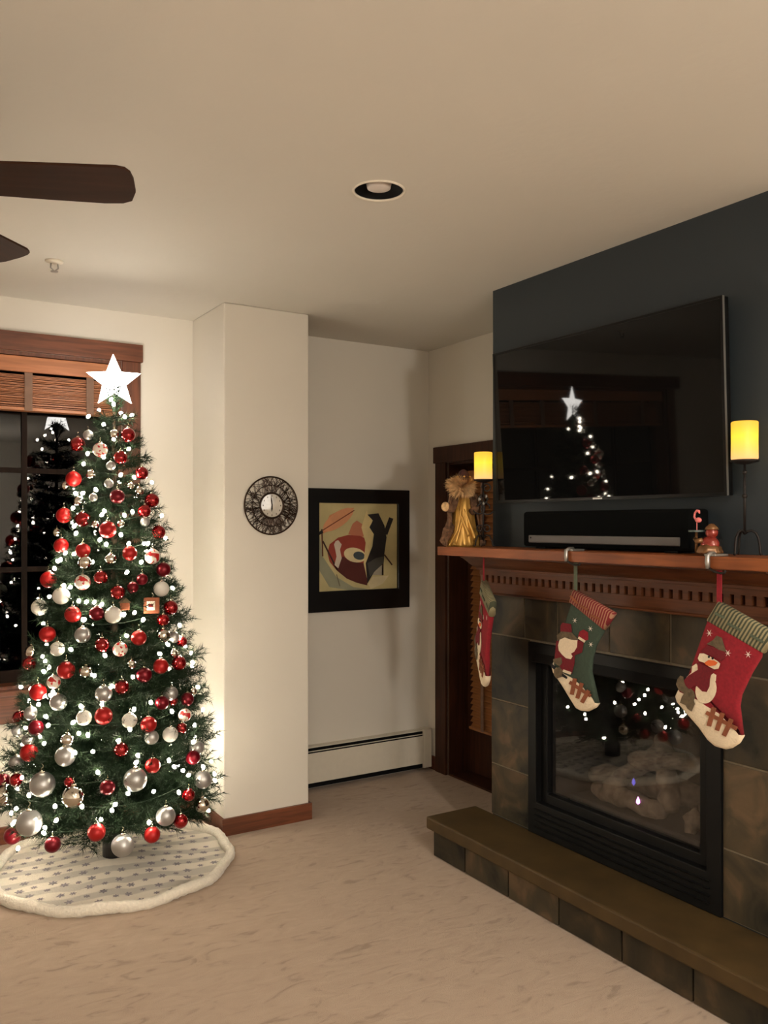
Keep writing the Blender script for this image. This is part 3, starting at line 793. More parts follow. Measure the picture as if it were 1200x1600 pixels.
def patch(Z, pts, lay, thick=.0025):
    return MB().prism([Vector((SX-.0125-.0016*lay, a, b)) for a, b in yz(Z, pts)], (-thick, 0, 0))
def ell(cx_, cy_, rx, ry, rot=0, n=20):
    return [(cx_+rx*math.cos(2*PI*i/n)*math.cos(rot)-ry*math.sin(2*PI*i/n)*math.sin(rot), cy_+rx*math.cos(2*PI*i/n)*math.sin(rot)+ry*math.sin(2*PI*i/n)*math.cos(rot)) for i in range(n)]
def bar(x0, y0, x1, y1, w):
    d = Vector((x1-x0, y1-y0)).normalized(); q = Vector((-d.y, d.x))*w/2
    return [(x0+q.x, y0+q.y), (x1+q.x, y1+q.y), (x1-q.x, y1-q.y), (x0-q.x, y0-q.y)]
def flake(Z, cx_, cy_, r, root):
    mb = MB()
    vs = [(cx_, cy_)]
    poly = []
    for k in range(12):
        a = 2*PI*k/12; rr = r if k % 2 == 0 else r*.18
        poly.append((cx_+rr*math.cos(a), cy_+rr*math.sin(a)))
    part('snowflake', patch(Z, poly, 0.2, .001), M['thread'], root)

def red_stocking(label):
    Z = zoomer(1040, 920, 160/948)
    top = Z(505, 110)
    r = thing('christmas_stocking', label, 'stocking', (SX, top.y, top.z), 'stockings hung along the mantel')
    part('leg_body', pillow(yz(Z, [(450,270),(900,540),(890,640),(800,790),(705,990),(690,1090),(725,1355),(690,1330),(560,1240),(430,1130),(300,1060),(150,1010),(125,940),(215,800),(300,560),(395,290)]), .012, SX), M['felt_red'], r, True)
    part('foot', pillow(yz(Z, [(98,990),(130,925),(220,960),(330,1010),(420,1075),(520,1130),(620,1230),(700,1320),(727,1365),(690,1430),(620,1475),(560,1487),(470,1462),(400,1402),(320,1290),(200,1150),(115,1050)]), .0135, SX), M['fleece'], r, True, label='cream fleece foot')
    e_ = Z(395, 300)-Z(505, 110); d = Vector((0, -e_.z, e_.y))
    st = stripes('cuff_stripe_green', rgb(62, 66, 48), rgb(140, 130, 98), tuple(d), .0125)
    part('cuff', pillow(yz(Z, [(505,110),(1010,395),(915,600),(395,300)]), .0165, SX), st, r, True, label='green and tan striped cuff')
    part('hanging_loop', MB().box(SX-.006, SX-.002, top.y-.009, top.y+.009, top.z-.012, zt-.046), M['felt_red'], r)
    for b_ in ((490, 225, 575, 268), (605, 320, 730, 385), (815, 425, 935, 495)):
        part('cuff_bow', patch(Z, bar(*b_, 16)[:2]+bar(*b_, 30)[2:], 3.0), M['strap_g'], r)
    for (x, y_) in ((428, 408), (600, 592), (788, 605)): flake(Z, x, y_, 34, r)
    part('pine_sprig', patch(Z, [(408,508),(470,470),(500,432),(545,448),(562,500),(585,580),(520,560),(470,528)], 1), M['felt_khaki'], r)
    part('hat', patch(Z, [(352,575),(420,520),(580,570),(572,640),(540,665),(450,615)], .5), M['felt_darkred'], r)
    part('snowman_body', patch(Z, ell(400, 930, 95, 130, .2)+[], .5), M['fleece'], r)
    part('snowman_arm', patch(Z, [(268,770),(272,715),(310,690),(345,740),(300,775),(220,815)], .5), M['fleece'], r)
    part('snowman_arm', patch(Z, [(440,800),(470,780),(495,795),(490,850),(465,860)], .8), M['fleece'], r)
    fc = part('snowman_face', patch(Z, [(328,640),(345,595),(380,595),(440,625),(505,665),(532,690),(515,735),(480,742),(430,715),(385,680),(340,665)], 1), M['fleece'], r)
    part('nose', patch(Z, [(392,680),(430,655),(480,660),(512,680),(490,705),(440,712),(405,700)], 2), M['felt_orange'], fc)
    for (x, y_) in ((432, 626), (466, 640)): part('eye', patch(Z, ell(x, y_, 9, 11), 2), M['felt_black'], fc)
    part('scarf', patch(Z, [(325,680),(360,690),(420,725),(490,745),(455,780),(440,830),(435,900),(410,950),(370,945),(325,900),(300,890),(250,925),(215,890),(200,845),(240,800),(330,745)], 1.6), M['felt_darkred'], r)
    part('broom', patch(Z, [(165,800),(190,810),(200,860),(240,900),(290,950),(300,1010),(240,990),(150,930),(125,880),(140,830)], 1), M['felt_khaki'], r)
    part('glove', patch(Z, [(205,960),(240,950),(250,985),(300,990),(290,1030),(300,1060),(270,1130),(235,1105),(215,1070),(165,1050),(180,1000)], 2), M['felt_khaki'], r)
    part('fence', patch(Z, bar(405, 1140, 690, 1290, 34), 1.5), M['felt_brown'], r)
    for (a, b, c_, d_) in ((480,1095,430,1265),(560,1145,505,1305),(640,1200,570,1355)): part('fence', patch(Z, bar(a, b, c_, d_, 42), 2), M['felt_brown'], r)
    return r
s_red = red_stocking('red stocking with snowman and striped cuff at the right of the fireplace')
Z = zoomer(840, 900, 140/974)
top = Z(415, 140)
s_gr = thing('christmas_stocking', 'green stocking with bearded figure and red striped cuff above the fireplace glass', 'stocking', (SX, top.y, top.z), 'stockings hung along the mantel')
part('leg_body', pillow(yz(Z, [(405,250),(750,500),(715,625),(640,760),(600,900),(590,1040),(620,1180),(668,1385),(600,1330),(480,1220),(340,1130),(220,1040),(180,960),(240,800),(290,560),(345,390)]), .012, SX), M['felt_green'], s_gr, True)
part('foot', pillow(yz(Z, [(166,990),(190,925),(260,1010),(400,1085),(520,1180),(600,1290),(668,1383),(640,1432),(560,1472),(480,1467),(430,1440),(380,1360),(270,1180),(180,1050)]), .0135, SX), M['fleece'], s_gr, True, label='cream fleece foot')
e_ = Z(365, 290)-Z(410, 140); d = Vector((0, -e_.z, e_.y))
part('cuff', pillow(yz(Z, [(410,140),(845,395),(735,590),(365,290)]), .0165, SX), stripes('cuff_stripe_red', rgb(116, 28, 32), rgb(160, 116, 90), tuple(d), .0125, duty=.62), s_gr, True, label='red striped cuff')
part('hanging_loop', MB().box(SX-.006, SX-.002, top.y-.011, top.y+.005, top.z-.012, zt-.046), M['strap_g'], s_gr)
for b_ in ((392, 215, 470, 300), (495, 320, 585, 370), (610, 425, 715, 470)):
    part('cuff_bow', patch(Z, bar(*b_, 16)[:2]+bar(*b_, 30)[2:], 3.0), M['felt_brown'], s_gr)
for (x, y_) in ((432, 482), (600, 570), (605, 742)): flake(Z, x, y_, 30, s_gr)
part('hat', patch(Z, [(280,540),(300,505),(390,520),(400,600),(380,640),(280,620)], .6), M['felt_darkred'], s_gr)
part('fur_hat_brim', patch(Z, [(240,640),(290,600),(400,610),(470,680),(450,720),(380,705),(290,690),(245,690)], 1.2), M['felt_khaki'], s_gr)
part('coat', patch(Z, [(235,700),(300,700),(440,760),(470,690),(530,720),(510,830),(430,860),(430,940),(400,1060),(300,1020),(215,890),(225,800)], .5), M['felt_darkred'], s_gr)
part('beard', patch(Z, [(258,750),(275,690),(330,665),(400,690),(465,695),(460,770),(430,820),(395,840),(412,870),(395,900),(345,890),(300,850),(265,805)], 1.8), M['fleece'], s_gr)
part('mitten', patch(Z, [(470,660),(490,600),(530,580),(578,610),(580,690),(550,700)], 1), M['felt_red'], s_gr)
part('mitten_cuff', patch(Z, bar(478, 665, 548, 710, 26), 1.6), M['fleece'], s_gr)
part('trouser', patch(Z, [(200,900),(290,880),(300,940),(270,980),(205,930)], 1.5), M['felt_khaki'], s_gr)
part('boot', patch(Z, [(178,945),(235,985),(215,1012),(180,985)], 2), M['felt_black'], s_gr)
part('sack', patch(Z, [(215,1010),(270,985),(310,1030),(300,1090),(240,1110),(212,1070)], 2), M['felt_khaki'], s_gr)
part('coat_trim', patch(Z, bar(310, 1025, 395, 1055, 28), 1.8), M['fleece'], s_gr)
part('boot', patch(Z, [(305,1055),(355,1095),(350,1115),(298,1085)], 2), M['felt_black'], s_gr)
part('fence', patch(Z, bar(380, 1150, 610, 1300, 34), 1.5), M['felt_brown'], s_gr)
for (a, b, c_, d_) in ((440,1110,405,1285),(515,1160,465,1325),(590,1240,515,1370)): part('fence', patch(Z, bar(a, b, c_, d_, 42), 2), M['felt_brown'], s_gr)
# third stocking, hanging edge-on at the mantel's left end: a copy turned about its loop
def copy_tree(o, parent=None):
    c = o.copy(); COL.objects.link(c); c.parent = parent
    for ch in list(o.children): copy_tree(ch, c)
    return c
s_l = copy_tree(s_red)
tp = at(757, 905, 0, 2.45)
s_l.location = (2.45, tp.y, s_red.location.z)
s_l.rotation_euler = (0, 0, R(-27))
s_l['label'] = 'red stocking turned edge-on at the left end of the mantel'

# ------------------------------------------------------------------ painting
px0, px1, pz0, pz1 = 2.302, 3.042, 1.061, 1.811
pa = thing('framed_painting', 'abstract painting in a wide black frame on the alcove wall', 'painting', (2.67, WY, pz0))
part('frame', MB().frame(1, WY-.035, WY-.004, px0, px1, pz0, pz1, px0+.088, px1-.088, pz0+.125, pz1-.088), M['black'], pa, bevel=.004)
M['canvas'] = plain('canvas', rgb(198, 184, 134), 0.8, noise=0.15, scale=5)
part('canvas', box(px0+.07, px1-.07, WY-.018, WY-.006, pz0+.11, pz1-.07), M['canvas'], pa)
PYP = WY-.019
def art(pts, col, lay, name='shape'):
    k = 320/1200
    vs = [at(360+x*k, 720+y*k, 1, PYP) for x, y in pts]
    vs = [Vector((min(max(v.x, px0+.089), px1-.089), PYP-.0006*lay, min(max(v.z, pz0+.126), pz1-.089))) for v in vs]
    key = 'art_%d_%d_%d' % col
    if key not in M: M[key] = plain(key, rgb(*col), 0.7, noise=0.12, scale=9)
    part('painted_shape', MB().prism(vs, (0, -.0005, 0)), M[key], pa)
art([(500,400),(540,560),(620,680),(720,740),(800,750),(800,790),(690,800),(580,740),(520,640),(500,560)], (150,150,125), 1)
art([(535,430),(580,320),(650,285),(725,275),(690,330),(640,380),(580,410)], (206,140,96), 2)
art(bar(540, 560, 535, 400, 8)+[], (96,50,30), 3)
art(ell(630, 345, 105, 42, -.62), (214,150,108), 3)
art(bar(500, 428, 540, 412, 20), (36,34,32), 4)
art(bar(535, 410, 725, 290, 6), (120,60,36), 4)
art([(690,430),(715,370),(740,350),(785,380),(790,440),(760,450)], (190,120,90), 2)
art([(568,540),(580,490),(630,450),(690,434),(760,440),(800,460),(800,730),(740,715),(680,690),(620,640),(580,590)], (150,62,46), 4)
art([(600,605),(660,560),(700,590),(780,600),(800,620),(800,730),(740,715),(680,690),(625,645)], (84,32,26), 5)
art(bar(540, 470, 625, 640, 9), (60,34,28), 5)
art(ell(728, 552, 66, 42, .25), (226,208,160), 6)
art(ell(752, 556, 34, 24, .2), (62,72,76), 7)
art([(605,490),(615,470),(630,465),(650,490),(640,520),(650,570),(630,630),(608,610),(620,560),(612,520)], (210,196,176), 7)
art([(775,360),(795,290),(805,310),(830,340),(822,380),(835,430),(815,520),(800,600),(800,700),(778,600),(790,480),(765,390)], (216,196,140), 8)
art([(800,315),(865,308),(900,380),(912,450),(900,540),(895,600),(840,650),(800,720),(790,600),(830,500),(838,430),(812,390),(832,350)], (34,30,30), 9)
art([(800,600),(850,570),(895,560),(893,600),(850,640),(815,680)], (72,70,64), 10)
art(bar(905, 430, 940, 335, 26), (40,34,32), 8)
art(bar(900, 550, 945, 610, 8), (70,44,32), 8)
art(bar(890, 600, 890, 670, 10), (60,36,28), 8)
art([(820,670),(860,625),(890,610),(890,670)], (170,160,140), 8)
art([(805,720),(830,680),(925,672),(890,720),(820,760)], (214,200,160), 8)
art(bar(620, 665, 640, 735, 5), (120,110,90), 6)

# ------------------------------------------------------------------ wall clock
ck = thing('wall_clock', 'round clock with dark woven wire rim on the pillar', 'clock', (1.868, PY, 1.691))
cy_ = PY-.016
def ring(r, t, y): return MB().tube([(1.868+r*math.cos(2*PI*i/64), y, 1.691+r*math.sin(2*PI*i/64)) for i in range(64)], t, 8, True)
part('outer_ring', ring(.151, .0042, cy_), M['bronze'], ck, True)
part('inner_ring', ring(.066, .0055, cy_-.006), M['bronze'], ck, True)
part('middle_ring', ring(.108, .0022, cy_), M['bronze'], ck, True)
mb = MB()
rw = random.Random(3)
for i in range(230):
    a = rw.uniform(0, 2*PI); b = a+rw.uniform(-.55, .55)
    r0, r1 = rw.choice(((.066, .151), (.066, .151), (.075, .13), (.1, .151)))
    mid = rw.uniform(-.006, .006)
    P = []
    for t in (0, .5, 1):
        aa = a+(b-a)*t; rr = r0+(r1-r0)*t
        P.append((1.868+rr*math.cos(aa), cy_+mid*(1-abs(2*t-1)), 1.691+rr*math.sin(aa)))
    mb.tube(P, .0013, 5)
part('woven_wire', mb, M['bronze'], ck, kind='stuff')
M['dial'] = plain('clock_dial', rgb(196, 188, 174), 0.2, noise=0.15, scale=25, coat=1.0)
part('dial', MB().lathe([(.0, -.006), (.062, -.006), (.062, .010), (0, .010)], 40, (1.868, cy_-.0, 1.691), 'Y'), M['dial'], ck)
for k in range(12):
    a = 2*PI*k/12
    part('hour_mark', MB().box(1.868+.05*math.sin(a)-.0016, 1.868+.05*math.sin(a)+.0016, cy_-.0075, cy_-.006, 1.691+.05*math.cos(a)-.004, 1.691+.05*math.cos(a)+.004), M['bronze'], ck)
def hand(a, l, w):
    d = Vector((math.sin(a), 0, math.cos(a))); s_ = Vector((math.cos(a), 0, -math.sin(a)))
    c = Vector((1.868, cy_-.008, 1.691))
    part('hand', MB().prism([c-d*.010-s_*w*.5, c+d*l*.5-s_*w, c+d*l, c+d*l*.5+s_*w, c-d*.010+s_*w*.5], (0, -.0012, 0)), M['black'], ck)
hand(R(-6), .050, .0032); hand(R(183), .034, .0042)

# ------------------------------------------------------------------ Christmas tree
TX, TY = 1.040, 4.070
PROF = [(.10, .30), (.20, .44), (.32, .475), (.45, .465), (.75, .405), (1.05, .345), (1.35, .28), (1.65, .215), (2.01, .125), (2.12, .07), (2.17, .03)]
def trad(z):
    if z <= PROF[0][0]: return PROF[0][1]
    for (a, ra), (b, rb) in zip(PROF, PROF[1:]):
        if z <= b: return ra+(rb-ra)*(z-a)/(b-a)
    return 0.0
sk = thing('tree_skirt', 'round white tree skirt with grey snowflake print and fluffy edge', 'tree skirt', (TX, TY, 0))
m, nt, bs = new_mat('skirt_print')
bs.inputs['Roughness'].default_value = 1.0
tc = N(nt, 'ShaderNodeTexCoord')
mp = N(nt, 'ShaderNodeMapping'); mp.inputs['Rotation'].default_value = (0, 0, R(10)); nt.links.new(tc.outputs['Object'], mp.inputs[0])
wv = N(nt, 'ShaderNodeTexWave', Scale=2.6, Distortion=1.6, Detail=1.0); wv.bands_direction = 'Y'; wv.inputs['Detail Scale'].default_value = 1.5
nt.links.new(mp.outputs[0], wv.inputs['Vector'])
vo = N(nt, 'ShaderNodeTexVoronoi', Scale=17.0); vo.inputs['Randomness'].default_value = 0.3
nt.links.new(mp.outputs[0], vo.inputs['Vector'])
no = N(nt, 'ShaderNodeTexNoise', Scale=120.0, Detail=2.0); nt.links.new(tc.outputs['Object'], no.inputs['Vector'])
ad = N(nt, 'ShaderNodeMath', operation='MULTIPLY_ADD'); ad.inputs[1].default_value = 0.55
nt.links.new(no.outputs[0], ad.inputs[0]); nt.links.new(vo.outputs['Distance'], ad.inputs[2])
spt = ramp(nt, [(0.0, rgb(140, 134, 136)), (0.52, rgb(160, 154, 152)), (0.64, (1, 1, 1, 1))])
nt.links.new(ad.outputs[0], spt.inputs[0])
bnd = ramp(nt, [(0.35, rgb(206, 198, 186)), (0.6, rgb(236, 227, 212))])
nt.links.new(wv.outputs[0], bnd.inputs[0])
mk = ramp(nt, [(0.0, (0, 0, 0, 1)), (1.0, (0, 0, 0, 1))]); nt.links.new(wv.outputs[0], mk.inputs[0])
mx = N(nt, 'ShaderNodeMix', data_type='RGBA', blend_type='MULTIPLY')
nt.links.new(mk.outputs[0], mx.inputs[0]); nt.links.new(bnd.outputs[0], mx.inputs[6]); nt.links.new(spt.outputs[0], mx.inputs[7])
nt.links.new(mx.outputs[2], bs.inputs['Base Color'])
bump(nt, bs, no.outputs[0], 0.3, 0.004)
M['skirt'] = m
M['plush'] = plain('white_plush', rgb(240, 232, 216), 1.0, noise=0.06, scale=90, bmp=0.6, sheen=0.3)
RS = .53
def sk_z(a, t): return .010+.035*(1-t)**2+.006*math.sin(9*a)*t*t+.004*math.sin(17*a+1)*t
part('skirt_cloth', MB().lathe([(.04+(RS-.04)*i/24, 0) for i in range(25)], 96, (TX, TY, 0), cap=False), M['skirt'], sk, True)
cl_ = sk.children[0].data
for v in cl_.vertices:
    r_ = math.hypot(v.co.x, v.co.y); v.co.z = sk_z(math.atan2(v.co.y, v.co.x), r_/RS)
M['skirt_motif'] = plain('skirt_snowflake_print', rgb(150, 142, 146), 1.0, noise=0.2, scale=80)
def motif(r):
    mb = MB(); vs = []
    for k in range(24):
        a = 2*PI*k/24; q = (1.0, .72, .38, .72)[k % 4]*r
        vs.append(Vector((q*math.cos(a), q*math.sin(a), 0)))
    return mesh_of('snowflake_print', mb.prism(vs, (0, 0, .0006)), M['skirt_motif'])
MOT = [motif(.021), motif(.015)]
rs_ = random.Random(9)
for iy in range(-6, 7):
    for ix in range(-7, 8):
        x = ix*.066+(iy % 2)*.033+rs_.uniform(-.008, .008); y = iy*.076+.10*x+rs_.uniform(-.006, .006)
        d_ = math.hypot(x, y)
        if d_ > RS-.045 or d_ < .12: continue
        o = link('snowflake_print', MOT[(ix+iy) % 2], sk.children[0], (x, y, sk_z(math.atan2(y, x), d_/RS)+.0012))
        tl = (sk_z(math.atan2(y, x), (d_+.02)/RS)-sk_z(math.atan2(y, x), (d_-.02)/RS))/.04
        a_ = math.atan2(y, x)
        o.rotation_euler = (Matrix.Rotation(a_, 3, 'Z') @ Matrix.Rotation(-math.atan(tl), 3, 'Y') @ Matrix.Rotation(rs_.uniform(0, 1), 3, 'Z')).to_euler()
ed = [(TX+(RS+.006*math.sin(11*a))*math.cos(a), TY+(RS+.006*math.sin(11*a))*math.sin(a), .020+.004*math.sin(9*a)) for a in [2*PI*i/180 for i in range(180)]]
mb = MB().tube(ed, [.024+random.uniform(-.003, .003) for _ in ed], 12, True)
part('plush_border', mb, M['plush'], sk, True)

tr = thing('christmas_tree', 'slim green artificial Christmas tree in front of the window', 'tree', (TX, TY, .04))
part('stand', MB().lathe([(.052, .046), (.052, .12), (.036, .14), (.034, .2), (.0, .2)], 24, (TX, TY, 0)), M['black'], tr, True)
part('trunk', MB().lathe([(.024, .10), (.022, .6), (.016, 1.4), (.007, 2.10), (.0, 2.16)], 12, (TX, TY, 0)), M['bark'], tr, True)
def branch_mesh(L, seed):
    rr = random.Random(seed); mb = MB()
    stems = []
    def needles(p0, p1, dens):
        ax = (p1-p0); ln = ax.length; ax.normalize()
        o1 = ax.orthogonal().normalized(); o2 = ax.cross(o1)
        for _ in range(int(ln*dens)):
            t = rr.random(); b = p0.lerp(p1, t); a = rr.uniform(0, 2*PI)
            d = (ax*rr.uniform(.45, 1.0)+(o1*math.cos(a)+o2*math.sin(a))*.8).normalized()
            l = rr.uniform(.026, .042); w = (d.cross(Vector((rr.gauss(0, 1), rr.gauss(0, 1), rr.gauss(0, 1))))).normalized()*.0013
            mb.add([b-w, b+w, b+d*l], [(0, 1, 2)])
    P = [Vector((L*t, 0, .05*L*t*t)) for t in (0, .35, .7, 1)]
    mb.tube(P, [.0035, .003, .0022, .0012], 5)
    for i in range(3): needles(P[i], P[i+1], 380 if i else 140)
    k = max(3, int(L/.042))
    for i in range(k):
        t = .28+.68*i/k
        b = Vector((L*t, 0, .05*L*t*t))
        for sg in (-1, 1):
            ln = min(.16, L*.42)*(1.05-.55*t)*rr.uniform(.8, 1.15)
            ang = R(rr.uniform(38, 58))
            d = Vector((math.cos(ang), sg*math.sin(ang), rr.uniform(-.15, .35))).normalized()
            e = b+d*ln
            mb.tube([b, e], [.0016, .001], 4); needles(b, e, 430)
    return mesh_of('branch', mb, None)
LC = [.10, .15, .20, .26, .32, .38, .44, .50]
BM = {}
for L in LC:
    BM[L] = [branch_mesh(L, int(L*1000)+s_) for s_ in range(2)]
    for me in BM[L]: me.materials.append(M['needle'])
z = .24; layer = 0; nb = 0
rt = random.Random(11)
while z < 2.09:
    r_ = trad(z)+.012
    cnt = max(6, int(2*PI*r_/.175))
    for k in range(cnt):
        a = 2*PI*(k+.5*(layer % 2))/cnt+rt.uniform(-.12, .12)
        ln = r_*rt.uniform(.90, 1.04)
        if math.sin(a) > .3: ln = min(ln, (WY-.075-TY)/math.sin(a))
        L = min(LC, key=lambda q: abs(q-ln))
        o = link('branch', BM[L][nb % 2], tr, (0, 0, z-.04+rt.uniform(-.02, .02)))
        s_ = ln/L; o.scale = (s_, s_, s_)
        pitch = R(rt.uniform(-2, 16)) if z > .4 else R(rt.uniform(-7, 6))
        o.rotation_euler = (Matrix.Rotation(a, 3, 'Z') @ Matrix.Rotation(-pitch, 3, 'Y') @ Matrix.Rotation(rt.uniform(-.5, .5), 3, 'X')).to_euler()
        nb += 1
    z += .064 if z < 1.2 else .054; layer += 1
for k in range(6):
    o = link('branch', BM[.10][k % 2], tr, (0, 0, 2.055+.014*k)); o.rotation_euler = (Matrix.Rotation(2*PI*k/6+.3, 3, 'Z') @ Matrix.Rotation(R(-62), 3, 'Y')).to_euler()
    nb += 1
print('branches', nb)

def on_tree(x, y, k=1.0):
    """first point of the sight line through (x,y) inside the tree's outline, or its closest approach"""
    d = ray(x, y).normalized(); best = None; bd = 1e9
    t = 3.0
    while t < 5.2:
        p = EYE+d*t; e = math.hypot(p.x-TX, p.y-TY)-trad(p.z)*k
        if e < 0: return p
        if e < bd: bd, best = e, p
        t += .004
    return best
# topper star
sz = 2.262
st = thing('tree_star', 'glowing white five-pointed star on top of the tree', 'tree topper', (TX, TY, 2.15))
sd_ = Vector((TX, TY, sz)); nrm = (EYE-sd_); nrm.z = 0; nrm.normalize(); nrm = (nrm+Vector((0, -.25, 0))).normalized(); rt_ = Vector((-nrm.y, nrm.x, 0))
mb = MB(); vs = []
for k in range(10):
    a = PI/2+2*PI*k/10+R(2); r_ = .128 if k % 2 == 0 else .056
    vs.append(sd_+rt_*math.cos(a)*r_+Vector((0, 0, math.sin(a)*r_)))
vs += [sd_+nrm*.022, sd_-nrm*.022]
mb.add(vs, [(k, (k+1) % 10, 10) for k in range(10)]+[((k+1) % 10, k, 11) for k in range(10)])
part('star_body', mb, M['star'], st)
part('socket', MB().lathe([(.009, 2.12), (.008, 2.19), (.006, 2.20)], 12, (TX, TY, 0)), M['wire'], st, True)

# ------------------------------------------------------------------ ornaments: (x, y, radius, finish) read in two crops
A1 = [(660,600,38,'R'),(420,648,38,'R'),(528,678,38,'P'),(625,718,36,'R'),(468,600,26,'S'),(595,595,24,'C'),(578,760,24,'S'),(730,798,34,'R'),(398,828,40,'M'),(480,805,24,'C'),(350,865,22,'C'),(568,852,24,'S'),(610,920,38,'D'),(490,925,22,'S'),(415,945,24,'C'),(720,890,24,'C'),(678,865,18,'C'),(780,940,38,'R'),(745,995,34,'R'),(348,1018,40,'M'),(440,1038,40,'R'),(500,1065,20,'C'),(628,1062,20,'C'),(750,1052,24,'S'),(563,1092,44,'M'),(815,1105,36,'R'),(305,1108,22,'C'),(332,1175,38,'M'),(440,1200,38,'M'),(452,1262,38,'C'),(578,1245,30,'C'),(672,1215,38,'M'),(785,1232,40,'P'),(840,1300,38,'D'),(268,1352,42,'M'),(438,1365,40,'P'),(528,1340,36,'R'),(735,1350,30,'D'),(688,1392,30,'D'),(612,1418,38,'R'),(830,1400,40,'W'),(332,1436,44,'W'),(222,1497,42,'W'),(388,1532,42,'M'),(508,1527,38,'D'),(590,1535,44,'W'),(878,1498,38,'R'),(842,1562,32,'R')]
A2 = [(250,162,40,'M'),(420,165,40,'S'),(690,180,38,'M'),(808,170,36,'C'),(862,178,28,'S'),(902,200,26,'R'),(512,215,36,'R'),(600,237,36,'P'),(297,235,36,'W'),(172,248,34,'C'),(160,308,34,'R'),(340,340,44,'M'),(435,348,34,'C'),(656,312,24,'C'),(716,365,38,'D'),(796,322,38,'M'),(885,307,36,'R'),(862,258,22,'C'),(278,400,34,'P'),(203,450,42,'M'),(302,500,42,'S'),(607,425,36,'R'),(520,458,42,'S'),(845,458,36,'S'),(803,505,34,'D'),(862,497,22,'R'),(925,487,34,'D'),(956,448,22,'C'),(110,578,34,'R'),(165,556,34,'S'),(192,628,38,'D'),(425,578,38,'W'),(520,568,44,'M'),(645,592,38,'W'),(737,612,40,'M'),(752,676,36,'S'),(843,662,38,'W'),(915,566,32,'P'),(902,632,28,'R'),(98,645,28,'S'),(150,690,30,'S'),(160,752,44,'M'),(345,688,34,'C'),(335,768,50,'S'),(605,737,36,'R'),(758,817,38,'M'),(972,730,36,'S'),(955,778,36,'D'),(95,800,36,'S'),(92,888,32,'R'),(28,900,42,'D'),(42,962,54,'C'),(228,908,62,'S'),(348,898,24,'R'),(378,968,58,'C'),(538,925,38,'D'),(672,885,58,'S'),(1000,888,44,'S'),(935,965,32,'R'),(998,1015,38,'C'),(820,1068,48,'S'),(895,1095,36,'R'),(165,1100,64,'S'),(78,1168,42,'D'),(272,1210,40,'D'),(485,1148,44,'M'),(612,1212,56,'S'),(755,1162,40,'M')]
LIST = [(x*.3, 500+y*.3, r*.3, k) for x, y, r, k in A1]+[(x*.3125, 940+y*.3125, r*.3125, k) for x, y, r, k in A2]
KN = {'R': 'glossy red', 'M': 'satin bright red', 'D': 'dark crimson', 'S': 'frosted silver', 'C': 'mirror silver', 'W': 'plain white', 'P': 'white red-printed'}
ORD = ['highest', 'second highest', 'third highest', 'fourth highest', 'fifth highest', 'sixth highest', 'seventh highest', 'eighth highest', 'ninth highest', 'tenth highest', 'eleventh highest', 'twelfth highest']
BALL = {k: mesh_of('ball', MB().ball((0, 0, 0), 1.0, 28, 18), M['o_'+k], True) for k in KN}
CAPM = mesh_of('cap', MB().lathe([(.20, .94), (.24, .96), (.24, 1.10), (.19, 1.13), (0, 1.14)], 14), M['cap'], True)
HOOK = mesh_of('hook', MB().tube([(.0, 0, 1.13), (.09, 0, 1.22), (.05, 0, 1.34), (-.05, 0, 1.36), (-.06, 0, 1.55), (.06, 0, 1.70)], .025, 5), M['cap'], True)
byk = {}
for (x, y, r, k) in LIST:
    ax_x = 168+(y-620)*0.0
    zone = 'left side' if x < 128 else ('right side' if x > 212 else 'middle')
    size = 'small ' if r < 8.2 else ('large ' if r > 14.5 else '')
    byk.setdefault((size+KN[k], zone), []).append((y, x, r, k))
for (kn, zone), lst in byk.items():
    lst.sort()
    for i, (y, x, r, k) in enumerate(lst):
        p = on_tree(x, y, .97)
        dist = (p-EYE).dot(FWD); rad = r*dist/FPX
        p = p+(p-Vector((TX, TY, p.z))).normalized()*rad*.35
        if p.y > WY-rad-.03: p.y = WY-rad-.03
        dist = (p-EYE).dot(FWD); rad = r*dist/FPX
        lab = kn+" ball on the tree's "+zone
        lab += ', '+ORD[i]+' of its kind there' if len(lst) > 1 else ', only one of its kind there'
        o = link('ball_ornament', None, None, p); o.empty_display_size = .02
        tag(o, lab, 'ornament', 'ball ornaments hung on the Christmas tree')
        o.scale = (rad,)*3; o.rotation_euler = (0, 0, random.uniform(0, 6))
        link('ball', BALL[k], o); c_ = link('cap', CAPM, o); link('hook', HOOK, c_)
# wooden picture ornament
q = on_tree(237, 946, .98)
wo = link('wooden_ornament', None, None, q); wo.rotation_euler = (0, 0, R(-25)); OFF[wo.name] = Vector((0, 0, 0))
tag(wo, "square brown wooden ornament with pale picture on the tree's right side", 'ornament')
lp('plaque', MB().box(-.034, .034, -.008, .008, -.036, .036), M['felt_brown'], wo, bevel=.003)
lp('picture', MB().box(-.020, .016, -.0095, -.0075, -.020, .020), M['thread'], wo)
lp('picture_motif', MB().box(-.012, .008, -.0105, -.009, -.006, .008), M['felt_red'], wo)
lp('hook', MB().tube([(0, 0, .034), (.008, 0, .046), (0, 0, .058)], .0015, 5), M['cap'], wo)
# small red bow cluster and ribbon-like ornament
q = on_tree(195, 946, .98)
wo = link('wooden_ornament', None, None, q); wo.rotation_euler = (0, 0, R(10)); OFF[wo.name] = Vector((0, 0, 0))
tag(wo, 'small brown wooden house ornament in the middle of the tree', 'ornament')
lp('house_body', MB().box(-.018, .018, -.010, .010, -.020, .012), M['felt_brown'], wo, bevel=.002)
lp('house_roof', MB().prism([Vector((-.024, -.012, .012)), Vector((.024, -.012, .012)), Vector((0, -.012, .034))], (0, .024, 0)), M['felt_khaki'], wo)

